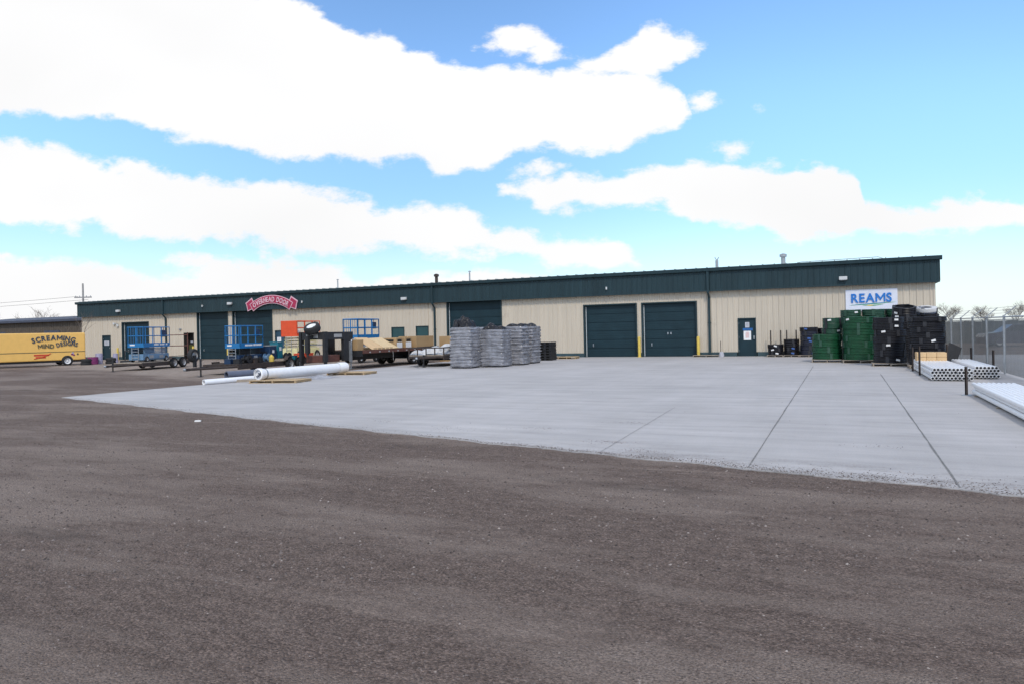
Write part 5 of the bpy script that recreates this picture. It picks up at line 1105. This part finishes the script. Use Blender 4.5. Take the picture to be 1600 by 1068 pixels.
tr_ = [(14.2, 118, 4.6, 'broad bare tree just right of the building corner'), (18.6, 120, 4.5, 'bare tree second from the building corner'), (22.5, 121, 4.7, 'bare tree third from the building corner'), (27, 125, 4.6, 'bare tree fourth from the building corner'), (32, 122, 4.9, 'bare tree at the right edge beyond the fence'), (10.5, 124, 4.2, 'bare tree half hidden by the building corner'), (38, 128, 5, 'outermost bare tree at the right')]
for k, (x, y, h, lab) in enumerate(tr_): bare_tree(x, y, h, 60 + k, lab, 'bare trees beyond the fence', 4, 5, thick=.014)
# chain link fence with grey slats and barbed wire arms
fe = empty('slatted_fence', (4.75, 42.4, 0), 0, 'grey slatted chain link fence with barbed wire at the right of the building', 'fence')
NB = 12
for k in range(NB + 1):
    y = -k * 3.0
    MB().tube([(0, y, 0), (0, y, 1.86)], .038, 8).build('post', M['galv'], fe); MB().tube([(0, y, 1.84), (.33, y, 2.14)], .018, 5).build('barb_arm', M['galv'], fe)
for k in range(NB):
    b = MB(); y0 = -k * 3.0 - .05; n = 34
    for i in range(n): y = y0 - 2.9 * (i + .5) / n; b.box(-.001, .001, y - .024, y + .024, .05, 1.74)
    b.build('slat_panel', M['slat'], fe)
MB().tube([(0, 0, 1.80), (0, -3 * NB, 1.80)], .022, 8).build('top_rail', M['galv'], fe)
for q in (.3, .65, .98): MB().tube([(.33 * q, 0, 1.84 + .30 * q), (.33 * q, -3 * NB, 1.84 + .30 * q)], .006, 4).build('barbed_wire', M['galv'], fe)
bf = empty('board_fence', (26, 66, 0), 0, 'dark grey board fence far beyond the chain link fence', 'fence')
b = MB()
for k in range(110): b.box(-22 + k * .4, -22 + k * .4 + .385, 0, .03, 0, 1.66 + .03 * math.sin(k * 1.7)); 
b.build('boards', M['board'], bf)
for k in range(12): MB().box(-22 + k * 4 - .06, -22 + k * 4 + .06, .031, .15, 0, 1.72).build('post', M['board'], bf)
car = empty('parked_car', (10.6, 56.5, 0), R(8), 'dark purple parked car seen through the slatted fence', 'car')
F = Matrix(((1, 0, 0, 0), (0, 0, 1, 0), (0, 1, 0, 0), (0, 0, 0, 1)))
MB().prism([(-2.2, .25), (-2.25, .6), (-2.1, .85), (-1.2, .95), (1.7, .98), (2.2, .85), (2.25, .5), (2.15, .25)], -.88, .88, F).build('body', M['carpurple'], car)
cb = MB().prism([(-1.25, .94), (-.6, 1.40), (.9, 1.43), (1.65, .96)], -.74, .74, F).build('cabin', M['carpurple'], car)
for s in (-1, 1): MB().prism([(-1.0, .98), (-.5, 1.34), (.8, 1.36), (1.3, .99)], s * .742 - .004, s * .742 + .004, F).build('window', M['glass'], cb)
for x in (-1.4, 1.4):
    for s in (-.8, .8): w_ = wheel(car, x, s, .32, .2, 'rim'); w_.rotation_euler[2] = R(90)
for x in (-2.24, 2.2):
    for s in (-.65, .55): MB().box(x - .02, x + .06, s, s + .22, .62, .74).build('headlight' if x < 0 else 'tail_light', M['lamp'] if x < 0 else M['signred'], car)
o = MB().box(-.06, .06, -.04, .04, 0, .03, bev=.008).build('paper_scrap', M['tag']); o.location = (-12.05, 10.85, -.014); o.rotation_euler[2] = .6; tag(o, 'small white scrap lying on the gravel left of centre', 'scrap')
